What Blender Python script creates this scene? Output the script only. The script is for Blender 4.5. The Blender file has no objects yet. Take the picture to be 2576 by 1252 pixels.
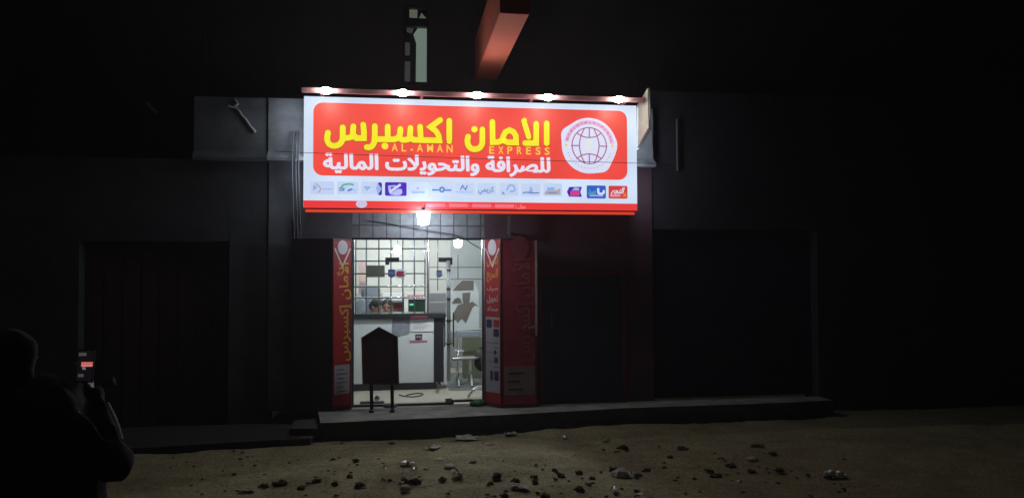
import bpy, bmesh, math, random
from mathutils import Vector, Matrix, noise
R = math.radians
random.seed(7)
scene = bpy.context.scene
col = scene.collection

# ------------------------------------------------------------------ camera
F, CX, CY = 1950.0, 1288.0, 626.0          # focal length and centre for a 2576 x 1252 picture
YAW, PITCH, ROLL = R(8.25), R(2.0), R(0.2)
CAM = Vector((0, 0, 1.66))
cd = bpy.data.cameras.new('camera')
cam = bpy.data.objects.new('camera', cd)
col.objects.link(cam)
cd.sensor_width = 36.0
cd.lens = 36.0 * F / 2576.0
cd.clip_end = 2000
cd.clip_start = 0.05
fw = Vector((math.sin(YAW) * math.cos(PITCH), math.cos(YAW) * math.cos(PITCH), math.sin(PITCH)))
rt0 = Vector((math.cos(YAW), -math.sin(YAW), 0))
up0 = rt0.cross(fw)
RT = rt0 * math.cos(ROLL) - up0 * math.sin(ROLL)
UP = rt0 * math.sin(ROLL) + up0 * math.cos(ROLL)
M = Matrix((RT, UP, -fw)).transposed().to_4x4()
M.translation = CAM
cam.matrix_world = M
scene.camera = cam

# ------------------------------------------------------------------ night sky, faint added overhead fill, exposure
w = bpy.data.worlds.new('World')
scene.world = w
w.use_nodes = True
nt = w.node_tree
bg = nt.nodes['Background']
sky = nt.nodes.new('ShaderNodeTexSky')
sky.sky_type = 'NISHITA'
sky.sun_disc = False
sky.sun_elevation = R(4)
sky.sun_rotation = R(10)
nt.links.new(sky.outputs[0], bg.inputs[0])
bg.inputs[1].default_value = 0.0022
sl = bpy.data.lights.new('overhead_fill', 'SUN')  # unseen overhead lamp added to lift the dark street
sl.energy = 0.06
sl.angle = R(0.5)
sl.color = (1.0, 0.96, 0.9)
so = bpy.data.objects.new('overhead_fill', sl)
col.objects.link(so)
so.rotation_euler = (R(-12), 0, R(-10))
vs = scene.view_settings
vs.view_transform = 'Standard'
vs.look = 'None'
vs.exposure = 0.0
vs.gamma = 1.0
vs.use_curve_mapping = False
scene.cycles.max_bounces = 8
scene.cycles.transparent_max_bounces = 12
scene.cycles.sample_clamp_indirect = 4.0
scene.cycles.caustics_reflective = False
scene.cycles.caustics_refractive = False


def ray(u, v):
    return fw + RT * ((u - CX) / F) + UP * ((CY - v) / F)


def at(u, v, Y):
    d = ray(u, v)
    return CAM + d * (Y / d.y)


def G(u, v, z=0.0):
    d = ray(u, v)
    return CAM + d * ((z - CAM.z) / d.z)


def dep(u, v, t):
    return CAM + ray(u, v) * t


# ------------------------------------------------------------------ materials
MATS = {}


def mat(name, c, rough=0.7, metal=0.0, var=0.0, scale=6.0, bump=0.0, emit=None, es=0.0, dark=None, detail=6.0, spec=0.5):
    if name in MATS:
        return MATS[name]
    m = bpy.data.materials.new(name)
    m.use_nodes = True
    t = m.node_tree
    b = t.nodes['Principled BSDF']
    b.inputs['Base Color'].default_value = (*c, 1)
    b.inputs['Roughness'].default_value = rough
    b.inputs['Metallic'].default_value = metal
    b.inputs['Specular IOR Level'].default_value = spec
    if emit:
        b.inputs['Emission Color'].default_value = (*emit, 1)
        b.inputs['Emission Strength'].default_value = es
    if var or bump:
        tc = t.nodes.new('ShaderNodeTexCoord')
        n = t.nodes.new('ShaderNodeTexNoise')
        n.inputs['Scale'].default_value = scale
        n.inputs['Detail'].default_value = detail
        n.inputs['Roughness'].default_value = 0.65
        t.links.new(tc.outputs['Object'], n.inputs['Vector'])
        if var:
            r = t.nodes.new('ShaderNodeValToRGB')
            r.color_ramp.elements[0].position = 0.3
            r.color_ramp.elements[1].position = 0.7
            d = dark or tuple(x * (1 - var) for x in c)
            r.color_ramp.elements[0].color = (*d, 1)
            r.color_ramp.elements[1].color = (*c, 1)
            t.links.new(n.outputs['Fac'], r.inputs[0])
            t.links.new(r.outputs[0], b.inputs['Base Color'])
        if bump:
            n2 = t.nodes.new('ShaderNodeTexNoise')
            n2.inputs['Scale'].default_value = scale * 5
            n2.inputs['Detail'].default_value = 8
            t.links.new(tc.outputs['Object'], n2.inputs['Vector'])
            bp = t.nodes.new('ShaderNodeBump')
            bp.inputs['Strength'].default_value = bump
            bp.inputs['Distance'].default_value = 0.02
            t.links.new(n2.outputs['Fac'], bp.inputs['Height'])
            t.links.new(bp.outputs[0], b.inputs['Normal'])
    MATS[name] = m
    return m


def glow(name, c, s, base=None):
    return mat(name, base or c, 0.45, emit=c, es=s)


def block_mat(name, c, mortar, bw, bh):
    if name in MATS:
        return MATS[name]
    m = mat(name, c, 0.85)
    t = m.node_tree
    b = t.nodes['Principled BSDF']
    tc = t.nodes.new('ShaderNodeTexCoord')
    sep = t.nodes.new('ShaderNodeSeparateXYZ')
    cmb = t.nodes.new('ShaderNodeCombineXYZ')
    t.links.new(tc.outputs['Object'], sep.inputs[0])
    t.links.new(sep.outputs['X'], cmb.inputs['X'])
    t.links.new(sep.outputs['Z'], cmb.inputs['Y'])
    br = t.nodes.new('ShaderNodeTexBrick')
    br.offset = 0.0
    br.inputs['Scale'].default_value = 1.0
    br.inputs['Brick Width'].default_value = bw
    br.inputs['Row Height'].default_value = bh
    br.inputs['Mortar Size'].default_value = 0.007
    br.inputs['Mortar Smooth'].default_value = 0.4
    br.inputs['Color1'].default_value = (*c, 1)
    br.inputs['Color2'].default_value = (*[x * 0.72 for x in c], 1)
    br.inputs['Mortar'].default_value = (*mortar, 1)
    t.links.new(cmb.outputs[0], br.inputs['Vector'])
    n = t.nodes.new('ShaderNodeTexNoise')
    n.inputs['Scale'].default_value = 9
    n.inputs['Detail'].default_value = 8
    t.links.new(tc.outputs['Object'], n.inputs['Vector'])
    mx = t.nodes.new('ShaderNodeMix')
    mx.data_type = 'RGBA'
    mx.blend_type = 'MULTIPLY'
    mx.inputs[0].default_value = 0.7
    t.links.new(br.outputs['Color'], mx.inputs[6])
    t.links.new(n.outputs['Fac'], mx.inputs[7])
    t.links.new(mx.outputs[2], b.inputs['Base Color'])
    bp = t.nodes.new('ShaderNodeBump')
    bp.inputs['Strength'].default_value = 0.6
    bp.inputs['Distance'].default_value = 0.02
    bp.invert = True
    t.links.new(br.outputs['Fac'], bp.inputs['Height'])
    t.links.new(bp.outputs[0], b.inputs['Normal'])
    return m


def glass_mat():
    m = bpy.data.materials.new('clear_glass')
    m.use_nodes = True
    t = m.node_tree
    t.nodes.remove(t.nodes['Principled BSDF'])
    tr = t.nodes.new('ShaderNodeBsdfTransparent')
    tr.inputs[0].default_value = (0.93, 0.96, 0.95, 1)
    gl = t.nodes.new('ShaderNodeBsdfGlossy')
    gl.inputs['Roughness'].default_value = 0.03
    fr = t.nodes.new('ShaderNodeFresnel')
    fr.inputs[0].default_value = 1.35
    mx = t.nodes.new('ShaderNodeMixShader')
    t.links.new(fr.outputs[0], mx.inputs[0])
    t.links.new(tr.outputs[0], mx.inputs[1])
    t.links.new(gl.outputs[0], mx.inputs[2])
    t.links.new(mx.outputs[0], t.nodes['Material Output'].inputs[0])
    return m


GLASS = glass_mat()
dirt = mat('packed_dirt', (0.38, 0.345, 0.20), 0.95, var=0.5, scale=2.2, bump=0.9, dark=(0.22, 0.195, 0.115), spec=0.2)
_t = dirt.node_tree
_n = _t.nodes.new('ShaderNodeTexNoise')
_n.inputs['Scale'].default_value = 38
_n.inputs['Detail'].default_value = 6
_n.inputs['Roughness'].default_value = 0.75
_r = _t.nodes.new('ShaderNodeMapRange')
_r.inputs[1].default_value, _r.inputs[2].default_value = 0.35, 0.65
_r.inputs[3].default_value, _r.inputs[4].default_value = 0.40, 1.25
_m = _t.nodes.new('ShaderNodeMix')
_m.data_type, _m.blend_type = 'RGBA', 'MULTIPLY'
_m.inputs[0].default_value = 1.0
_tc = [x for x in _t.nodes if x.type == 'TEX_COORD'][0]
_ramp = [x for x in _t.nodes if x.type == 'VALTORGB'][0]
_t.links.new(_tc.outputs['Object'], _n.inputs['Vector'])
_t.links.new(_n.outputs['Fac'], _r.inputs[0])
_t.links.new(_ramp.outputs[0], _m.inputs[6])
_t.links.new(_r.outputs[0], _m.inputs[7])
_t.links.new(_m.outputs[2], _t.nodes['Principled BSDF'].inputs['Base Color'])
clod = mat('dark_clod', (0.11, 0.095, 0.062), 0.95, var=0.4, scale=20, bump=0.6, spec=0.2)
palestone = mat('pale_stone', (0.55, 0.52, 0.46), 0.9, var=0.35, scale=18, bump=0.3)
paperw = mat('white_litter', (0.82, 0.82, 0.81), 0.35, 0.65, var=0.08, scale=20)
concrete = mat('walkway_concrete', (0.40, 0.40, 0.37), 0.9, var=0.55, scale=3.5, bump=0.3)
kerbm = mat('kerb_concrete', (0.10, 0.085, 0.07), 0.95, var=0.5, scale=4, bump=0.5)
render_wall = mat('grey_render', (0.17, 0.175, 0.19), 0.92, var=0.55, scale=1.7, bump=0.35)
band_wall = mat('pale_render', (0.42, 0.435, 0.45), 0.9, var=0.7, scale=1.6, bump=0.25)
dimmed_wall = mat('dimmed_render', (0.085, 0.085, 0.092), 0.95, var=0.65, scale=0.9, bump=0.4)  # unlit look of the neighbour's wall put into a darker colour
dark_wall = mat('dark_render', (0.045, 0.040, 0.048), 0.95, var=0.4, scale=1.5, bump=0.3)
blocks = block_mat('concrete_blocks', (0.34, 0.355, 0.37), (0.07, 0.07, 0.08), 0.172, 0.165)
beamm = mat('red_painted_beam', (0.62, 0.11, 0.09), 0.75, var=0.3, scale=3, bump=0.4, dark=(0.50, 0.14, 0.08))
blackm = mat('black_metal', (0.018, 0.018, 0.022), 0.45)
darkred = mat('dark_red_paint', (0.20, 0.025, 0.025), 0.55, var=0.4, scale=8)
redsteel = mat('red_sheet_metal', (0.65, 0.06, 0.05), 0.4, var=0.1, scale=10)
chrome = mat('chrome', (0.75, 0.77, 0.78), 0.15, 1.0)
greymetal = mat('grey_metal', (0.35, 0.36, 0.37), 0.4, 0.6, var=0.2, scale=20)
whitepaint = mat('white_paint', (0.78, 0.79, 0.78), 0.5, var=0.06, scale=4)
creamwall = mat('cream_plaster', (0.74, 0.74, 0.68), 0.8, var=0.14, scale=2.0)
greywall = mat('grey_plaster', (0.52, 0.55, 0.54), 0.8, var=0.18, scale=2.5)
floorm = mat('beige_floor_tile', (0.50, 0.45, 0.37), 0.45, var=0.15, scale=3)
floorsheetm = mat('grey_floor_sheet', (0.16, 0.18, 0.165), 0.9, var=0.3, scale=8)
laminate = mat('white_laminate', (0.72, 0.75, 0.76), 0.35, var=0.05, scale=2)
darktop = mat('black_granite', (0.04, 0.045, 0.045), 0.25, var=0.5, scale=40)
skin = mat('skin', (0.36, 0.20, 0.13), 0.55, var=0.1, scale=15)
hairm = mat('black_hair', (0.012, 0.010, 0.010), 0.6, var=0.4, scale=60)
navy = mat('navy_cloth', (0.008, 0.008, 0.011), 0.9, var=0.3, scale=30)
greyshirt = mat('grey_shirt', (0.10, 0.10, 0.12), 0.9, var=0.2, scale=30)
brownshirt = mat('brown_shirt', (0.24, 0.10, 0.08), 0.9, var=0.2, scale=30)

# ------------------------------------------------------------------ mesh helpers


def tag(o, label=None, cat=None, group=None, kind=None):
    if label:
        o['label'] = label
    if cat:
        o['category'] = cat
    if group:
        o['group'] = group
    if kind:
        o['kind'] = kind
    return o


def thing(name, label, cat, loc, group=None):
    o = bpy.data.objects.new(name, None)
    o.empty_display_size = 0.1
    col.objects.link(o)
    o.location = Vector(loc)
    return tag(o, label, cat, group)


def worldloc(o):
    p = Vector((0, 0, 0))
    while o:
        p = p + o.location
        o = o.parent
    return p


class Plane:
    """A flat surface: origin, right, up; the normal is right x up."""

    def __init__(self, o, r, u=(0, 0, 1)):
        self.o, self.r, self.u = Vector(o), Vector(r).normalized(), Vector(u).normalized()
        self.n = self.r.cross(self.u).normalized()

    def p(self, s, t, off=0.0):
        return self.o + self.r * s + self.u * t + self.n * off

    def px(self, u, v):
        d = ray(u, v)
        k = (self.o - CAM).dot(self.n) / d.dot(self.n)
        q = CAM + d * k - self.o
        return (q.dot(self.r), q.dot(self.u))


class MB:
    def __init__(self):
        self.v, self.f, self.sm = [], [], []

    def add(self, vs, fs, smooth=False):
        k = len(self.v)
        self.v += [Vector(p) for p in vs]
        for f in fs:
            self.f.append([i + k for i in f])
            self.sm.append(smooth)
        return self

    def box(self, lo, hi):
        (a, b, c), (d, e, f) = lo, hi
        vs = [(a, b, c), (d, b, c), (d, e, c), (a, e, c), (a, b, f), (d, b, f), (d, e, f), (a, e, f)]
        return self.add(vs, [(0, 3, 2, 1), (4, 5, 6, 7), (0, 1, 5, 4), (1, 2, 6, 5), (2, 3, 7, 6), (3, 0, 4, 7)])

    def bbox(self, lo, hi, b=0.01):
        """box with bevelled edges"""
        bm = bmesh.new()
        bmesh.ops.create_cube(bm, size=1)
        lo, hi = Vector(lo), Vector(hi)
        for v in bm.verts:
            v.co = Vector(((lo[i] + hi[i]) / 2 + v.co[i] * (hi[i] - lo[i]) for i in range(3)))
        bmesh.ops.bevel(bm, geom=bm.edges[:], offset=b, segments=2, affect='EDGES')
        return self.frombm(bm)

    def frombm(self, bm, mtx=None, smooth=False):
        bm.verts.index_update()
        vs = [(mtx @ v.co) if mtx else v.co.copy() for v in bm.verts]
        self.add(vs, [[v.index for v in f.verts] for f in bm.faces], smooth)
        bm.free()
        return self

    def quadbox(self, pts, d):
        """prism of a planar outline moved by vector d"""
        n = len(pts)
        d = Vector(d)
        a = [Vector(p) for p in pts]
        vs = a + [p + d for p in a]
        fs = [list(range(n))[::-1], list(range(n, 2 * n))]
        fs += [(i, (i + 1) % n, n + (i + 1) % n, n + i) for i in range(n)]
        return self.add(vs, fs)

    def poly(self, pl, pts, off=0.004, th=0.003):
        n = len(pts)
        vs = [pl.p(s, t, off) for s, t in pts] + [pl.p(s, t, off - th) for s, t in pts]
        fs = [list(range(n))] + [(i, n + i, n + (i + 1) % n, (i + 1) % n) for i in range(n)]
        return self.add(vs, fs)

    def rect(self, pl, s0, t0, s1, t1, off=0.004, th=0.003, r=0.0):
        if r <= 0:
            return self.poly(pl, [(s0, t0), (s1, t0), (s1, t1), (s0, t1)], off, th)
        pts = []
        for cx, cy, a0 in ((s1 - r, t0 + r, -90), (s1 - r, t1 - r, 0), (s0 + r, t1 - r, 90), (s0 + r, t0 + r, 180)):
            for k in range(7):
                a = R(a0 + 15 * k)
                pts.append((cx + r * math.cos(a), cy + r * math.sin(a)))
        return self.poly(pl, pts, off, th)

    def disc(self, pl, c, rx, ry=None, off=0.004, th=0.003, n=28):
        ry = ry or rx
        return self.poly(pl, [(c[0] + rx * math.cos(2 * math.pi * k / n), c[1] + ry * math.sin(2 * math.pi * k / n)) for k in range(n)], off, th)

    def stroke(self, pl, pts, w, off=0.004, th=0.003, smooth=False, cap=True, closed=False):
        P = [Vector(p) for p in pts]
        if smooth:
            P = catmull(P, 6, closed)
        n = len(P)
        L, Rr = [], []
        for i in range(n):
            a = P[i - 1] if (i or closed) else P[i]
            c = P[(i + 1) % n] if (i < n - 1 or closed) else P[i]
            d1, d2 = (P[i] - a), (c - P[i])
            if d1.length < 1e-9:
                d1 = d2
            if d2.length < 1e-9:
                d2 = d1
            d1, d2 = d1.normalized(), d2.normalized()
            t = d1 + d2
            t = t.normalized() if t.length > 1e-6 else d1
            nn = Vector((-t.y, t.x))
            k = 1.0 / max(0.5, nn.dot(Vector((-d1.y, d1.x))))
            L.append(P[i] + nn * (w / 2 * k))
            Rr.append(P[i] - nn * (w / 2 * k))
        vs, fs = [], []
        for l, r_ in zip(L, Rr):
            vs += [pl.p(l.x, l.y, off), pl.p(r_.x, r_.y, off), pl.p(l.x, l.y, off - th), pl.p(r_.x, r_.y, off - th)]
        m = n if closed else n - 1
        for i in range(m):
            a, b = 4 * i, 4 * ((i + 1) % n)
            fs += [(a, a + 1, b + 1, b), (a, b, b + 2, a + 2), (a + 1, a + 3, b + 3, b + 1)]
        self.add(vs, fs)
        if cap and not closed:
            for e, d in ((P[0], P[0] - P[1]), (P[-1], P[-1] - P[-2])):
                a0 = math.atan2(d.y, d.x)
                self.poly(pl, [(e.x + w / 2 * math.cos(a0 + R(a)), e.y + w / 2 * math.sin(a0 + R(a))) for a in range(-90, 91, 30)], off, th)
        return self

    def tube(self, pts, r, n=8, smooth=False, caps=True):
        P = [Vector(p) for p in pts]
        if smooth:
            P = catmull(P, 8)
        rs = r if isinstance(r, (list, tuple)) else [r] * len(P)
        if len(rs) != len(P):
            rs = [rs[0] + (rs[-1] - rs[0]) * i / (len(P) - 1) for i in range(len(P))]
        vs, fs = [], []
        ref = None
        for i, p in enumerate(P):
            t = (P[min(i + 1, len(P) - 1)] - P[max(i - 1, 0)]).normalized()
            if ref is None:
                ref = t.orthogonal().normalized()
            ref = (ref - t * ref.dot(t)).normalized()
            b = t.cross(ref)
            for k in range(n):
                a = 2 * math.pi * k / n
                vs.append(p + (ref * math.cos(a) + b * math.sin(a)) * rs[i])
        for i in range(len(P) - 1):
            for k in range(n):
                k2 = (k + 1) % n
                fs.append((i * n + k, i * n + k2, (i + 1) * n + k2, (i + 1) * n + k))
        self.add(vs, fs, True)
        if caps:
            m = len(P) - 1
            self.add(vs[:n], [list(range(n))[::-1]])
            self.add(vs[m * n:], [list(range(n))])
        return self

    def ball(self, c, r, seg=16, ring=10, mtx=None):
        bm = bmesh.new()
        bmesh.ops.create_uvsphere(bm, u_segments=seg, v_segments=ring, radius=1)
        rr = Vector(r) if isinstance(r, (tuple, list, Vector)) else Vector((r, r, r))
        m = Matrix.Translation(Vector(c)) @ (mtx.to_4x4() if mtx else Matrix()) @ Matrix.Diagonal((*rr, 1))
        return self.frombm(bm, m, True)

    def lathe(self, c, prof, n=20):
        """profile of (radius, z) turned about a vertical axis through c"""
        c = Vector(c)
        vs, fs = [], []
        for r, z in prof:
            for k in range(n):
                a = 2 * math.pi * k / n
                vs.append(c + Vector((r * math.cos(a), r * math.sin(a), z)))
        for i in range(len(prof) - 1):
            for k in range(n):
                k2 = (k + 1) % n
                fs.append((i * n + k, i * n + k2, (i + 1) * n + k2, (i + 1) * n + k))
        fs.append(list(range(n))[::-1])
        fs.append(list(range((len(prof) - 1) * n, len(prof) * n)))
        return self.add(vs, fs, True)

    def build(self, name, m, parent=None, origin=None, label=None, cat=None, group=None, kind=None):
        me = bpy.data.meshes.new(name)
        if parent is not None:
            o0 = worldloc(parent)
        elif origin is not None:
            o0 = Vector(origin)
        else:
            o0 = Vector((0, 0, 0))
            if kind is None and self.v:
                lo = [min(p[i] for p in self.v) for i in range(3)]
                hi = [max(p[i] for p in self.v) for i in range(3)]
                o0 = Vector(((lo[0] + hi[0]) / 2, (lo[1] + hi[1]) / 2, lo[2]))
        me.from_pydata([p - o0 for p in self.v], [], self.f)
        me.polygons.foreach_set('use_smooth', self.sm)
        me.materials.append(m)
        me.update()
        o = bpy.data.objects.new(name, me)
        col.objects.link(o)
        if parent is not None:
            o.parent = parent
        else:
            o.location = o0
        return tag(o, label, cat, group, kind)


def catmull(P, k, closed=False):
    out = []
    n = len(P)
    rng = range(n) if closed else range(n - 1)
    for i in rng:
        if closed:
            p0, p1, p2, p3 = P[i - 1], P[i], P[(i + 1) % n], P[(i + 2) % n]
        else:
            p0, p1, p2, p3 = P[max(i - 1, 0)], P[i], P[i + 1], P[min(i + 2, n - 1)]
        for j in range(k):
            t = j / k
            out.append(0.5 * ((2 * p1) + (p2 - p0) * t + (2 * p0 - 5 * p1 + 4 * p2 - p3) * t * t + (3 * p1 - p0 - 3 * p2 + p3) * t ** 3))
    if not closed:
        out.append(P[-1])
    return out


# ------------------------------------------------------------------ lettering from the built-in font
FORMS = {'ا': 'FE8D FE8E', 'أ': 'FE83 FE84', 'إ': 'FE87 FE88', 'ب': 'FE8F FE90 FE91 FE92', 'ة': 'FE93 FE94', 'ت': 'FE95 FE96 FE97 FE98',
         'ج': 'FE9D FE9E FE9F FEA0', 'ح': 'FEA1 FEA2 FEA3 FEA4', 'د': 'FEA9 FEAA', 'ر': 'FEAD FEAE', 'س': 'FEB1 FEB2 FEB3 FEB4',
         'ص': 'FEB9 FEBA FEBB FEBC', 'ع': 'FEC9 FECA FECB FECC', 'ف': 'FED1 FED2 FED3 FED4', 'ق': 'FED5 FED6 FED7 FED8', 'ك': 'FED9 FEDA FEDB FEDC', 'ل': 'FEDD FEDE FEDF FEE0',
         'م': 'FEE1 FEE2 FEE3 FEE4', 'ن': 'FEE5 FEE6 FEE7 FEE8', 'و': 'FEED FEEE', 'ي': 'FEF1 FEF2 FEF3 FEF4',
         'لا': 'FEFB FEFC', 'لأ': 'FEF7 FEF8'}


def shape(s):
    """Arabic text to joined letter shapes in left-to-right drawing order"""
    toks, i = [], 0
    while i < len(s):
        if s[i:i + 2] in FORMS:
            toks.append(s[i:i + 2])
            i += 2
        else:
            toks.append(s[i])
            i += 1
    out = []
    for k, t in enumerate(toks):
        if t not in FORMS:
            out.append(t)
            continue
        f = FORMS[t].split()
        before = k > 0 and toks[k - 1] in FORMS and len(FORMS[toks[k - 1]].split()) == 4
        after = len(f) == 4 and k + 1 < len(toks) and toks[k + 1] in FORMS
        idx = (3 if before else 2) if after else (1 if before else 0)
        out.append(chr(int(f[idx], 16)))
    return ''.join(reversed(out))


_cu = bpy.data.curves.new('lettering_source', 'FONT')
_cu.resolution_u = 4
_to = bpy.data.objects.new('lettering_source', _cu)
col.objects.link(_to)
_glyph = {}


def _geo(body, offset=0.0):
    _cu.body = body
    _cu.offset = offset
    dg = bpy.context.evaluated_depsgraph_get()
    ev = _to.evaluated_get(dg)
    me = ev.to_mesh()
    vs = [(v.co.x, v.co.y) for v in me.vertices]
    fs = [list(p.vertices) for p in me.polygons]
    ev.to_mesh_clear()
    return vs, fs


def glyph(c, offset):
    k = (c, offset)
    if k not in _glyph:
        bar = max(x for x, y in _geo('|')[0])
        adv = max(x for x, y in _geo(c + '|')[0]) - bar
        _glyph[k] = (*_geo(c, offset), adv) if c != ' ' else ([], [], adv)
    return _glyph[k]


def write(mb, pl, s, s0, t0, width=None, height=None, vs_=1.0, offset=0.0, off=0.006, ang=0.0, slant=0.0, arabic=False, hbox=None):
    """draw s with its baseline starting at (s0, t0); width fits the whole line"""
    if arabic:
        s = shape(s)
    x = 0
    items = []
    for c in s:
        vs, fs, adv = glyph(c, offset)
        items.append((x, vs, fs))
        x += adv
    allp = [(x0 + a, b) for x0, vs, _ in items for a, b in vs]
    lo = min(a for a, b in allp)
    hi = max(a for a, b in allp)
    top = max(b for a, b in allp)
    kx = (width / (hi - lo)) if width else height / top * vs_
    ky = (height / top) if height else kx * vs_
    ca, sa = math.cos(ang), math.sin(ang)
    for i, (x0, vs, fs) in enumerate(items):
        if not vs:
            continue
        pts = []
        for a, b in vs:
            X, Y = (x0 + a - lo) * kx + slant * b * ky, b * ky
            pts.append(pl.p(s0 + X * ca - Y * sa, t0 + X * sa + Y * ca, off + 0.0006 * (i % 3)))
        mb.add(pts, fs)
    return mb


# ================================================================== THE SETTING
STREET = -0.22
# street: one displaced sheet, fine near the shop, coarse to the horizon
xs = [-400, -150, -60, -25, -14] + [-9 + 0.08 * i for i in range(226)] + [12, 16, 25, 60, 150, 400]
ys = [-400, -120, -40, -12, -4, 0, 2, 3.5] + [5 + 0.05 * i for i in range(124)] + [12, 16, 40, 120, 400]
g = MB()
vv = []
for y in ys:
    for x in xs:
        h = 0.0
        if 4 < y < 11.3 and -9.2 < x < 9.2:
            h = 0.030 * noise.noise((x * 0.9, y * 0.9, 0)) + 0.022 * noise.noise((x * 0.35, y * 2.6, 2)) + 0.016 * noise.noise((x * 3.1, y * 3.1, 4)) + 0.010 * noise.noise((x * 8, y * 8, 9)) + 0.009 * noise.noise((x * 17, y * 17, 5))
            h += 0.022 * max(0.0, noise.noise((x * 5.3, y * 5.3, 14)) - 0.25)
        vv.append((x, y, STREET + h))
nx = len(xs)
ff = [(j * nx + i, j * nx + i + 1, (j + 1) * nx + i + 1, (j + 1) * nx + i) for j in range(len(ys) - 1) for i in range(nx - 1)]
g.add(vv, ff, True).build('street_ground', dirt, kind='structure')

# raised walkway with its concrete edge
edge = [G(u, v) for u, v in ((806, 1063), (1058, 1052), (1258, 1043), (1567, 1026), (1889, 1015))]
d = (edge[-1] - edge[0]).normalized()
edge.append(edge[-1] + d * 1.2)
fine = []
for a, b in zip(edge[:-1], edge[1:]):
    m_ = max(4, int((b - a).length / 0.09))
    for k in range(m_):
        q = a.lerp(b, k / m_)
        fine.append(q + Vector((0, 0.016 * noise.noise(q * 3) + 0.014 * max(0.0, noise.noise(q * 7 + Vector((4, 0, 0)))), 0)))
edge = fine + [edge[-1]]
back = 9.99
wk = MB()
top = [Vector((p.x, p.y, 0)) for p in edge] + [Vector((edge[-1].x, 9.99, 0)), Vector((edge[0].x - 0.12, 9.99, 0))]
wk.add(top, [list(range(len(top)))])
wk.build('walkway', concrete, kind='structure')
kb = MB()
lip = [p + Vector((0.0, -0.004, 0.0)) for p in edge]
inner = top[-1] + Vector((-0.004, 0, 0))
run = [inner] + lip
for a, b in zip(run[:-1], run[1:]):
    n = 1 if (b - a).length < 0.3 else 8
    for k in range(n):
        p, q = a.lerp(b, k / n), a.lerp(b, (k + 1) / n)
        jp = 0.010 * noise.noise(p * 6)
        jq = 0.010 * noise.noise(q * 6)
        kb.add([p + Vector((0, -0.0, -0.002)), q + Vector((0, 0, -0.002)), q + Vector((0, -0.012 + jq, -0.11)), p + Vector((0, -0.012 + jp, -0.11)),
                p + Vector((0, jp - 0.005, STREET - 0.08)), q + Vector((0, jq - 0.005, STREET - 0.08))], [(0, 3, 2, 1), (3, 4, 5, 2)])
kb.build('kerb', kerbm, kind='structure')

# ================================================================== BUILDINGS
XL, XR = at(885, 800, 10).x, at(1219, 800, 10).x        # the door opening
LINT = at(1050, 598, 10).z
WX0, WX1 = -1.62, 3.35                                  # the shop's own front
LEDGE = at(900, 404, 9.9).z
PARA = at(700, 246, 9.9).z
shop = thing('shop_building', 'grey rendered shop building with a lit doorway under the red sign', 'building', ((WX0 + WX1) / 2, 10, 0))
MB().box((WX0, 10, 0), (XL, 10.3, LEDGE)).build('wall', render_wall, shop)
MB().box((XR, 10, 0), (WX1, 10.3, LEDGE)).build('wall', mat('maroon_render', (0.15, 0.075, 0.10), 0.85, var=0.4, scale=2, bump=0.3), shop)
MB().box((XL + 0.002, 10.002, LINT), (XR - 0.002, 10.3, LEDGE)).build('lintel', blocks, shop)
# upper band with a sloping lower lip
b = MB()
prof = [(9.93, PARA), (9.93, LEDGE + 0.10), (9.80, LEDGE + 0.015), (9.82, LEDGE - 0.02), (10.3, LEDGE - 0.0005), (10.3, PARA)]
vsn = [(WX0, y, z) for y, z in prof] + [(WX1, y, z) for y, z in prof]
n = len(prof)
b.add(vsn, [list(range(n)), list(range(n, 2 * n))[::-1]] + [(i, n + i, n + (i + 1) % n, (i + 1) % n) for i in range(n)])
b.build('ledge', band_wall, shop)
UY = 10.6
w0, w1 = at(1014, 215, UY), at(1077, 12, UY)             # the lit slot window upstairs
b = MB()
b.box((WX0, UY, PARA - 0.3), (w0.x, UY + 0.25, 8.0))
b.box((w1.x, UY, PARA - 0.3), (WX1, UY + 0.25, 8.0))
b.box((w0.x + 0.001, UY + 0.002, w1.z), (w1.x - 0.001, UY + 0.25, 8.0))
b.box((w0.x + 0.001, UY + 0.002, PARA - 0.3), (w1.x - 0.001, UY + 0.25, w0.z))
b.box((WX0, 10.3, PARA - 0.32), (WX1, UY + 0.25, PARA - 0.3005))
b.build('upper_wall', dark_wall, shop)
win = MB()
ww, wz = w1.x - w0.x, w0.z
P = lambda u, v: at(u, v, UY + 0.06)
for u0, v0, u1, v1 in ((1014, 215, 1017.5, 12), (1074, 215, 1077, 12), (1017.5, 215, 1074, 208.5), (1017.5, 20.5, 1074, 12), (1017.5, 67, 1074, 49)):
    a, c = P(u0, v0), P(u1, v1)
    win.box((a.x, UY + 0.03, a.z), (c.x, UY + 0.12, c.z))
frame = win.build('window', blackm, shop)
panel = mat('dim_curtain', (0.05, 0.055, 0.05), 0.9, emit=(0.10, 0.115, 0.105), es=0.30)
litp = mat('lit_frosted_pane', (0.30, 0.38, 0.33), 0.6, var=0.15, scale=5, emit=(0.42, 0.56, 0.48), es=0.30)
pp = Plane((0, UY + 0.16, 0), (1, 0, 0))
q = MB()
q.poly(pp, [pp.px(u, v) for u, v in ((1046, 207), (1073, 207), (1073.5, 67), (1055, 66), (1040, 88), (1047, 110))])
q.build('pane', litp, frame)
q = MB().rect(pp, *pp.px(1030, 48), *pp.px(1050, 20), off=0.004)
q.poly(pp, [pp.px(u, v) for u, v in ((1054, 48), (1073, 48), (1066, 40), (1060, 33))])
q.build('pane', mat('dull_pane', (0.3, 0.33, 0.27), 0.6, emit=(0.30, 0.36, 0.27), es=0.28), frame)
q = MB().rect(pp, *pp.px(1018, 207), *pp.px(1032, 155), off=0.004).rect(pp, *pp.px(1019, 140), *pp.px(1031, 108), off=0.004)
q.poly(pp, [pp.px(u, v) for u, v in ((1022, 80), (1036, 86), (1042, 70), (1024, 68))])
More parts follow.
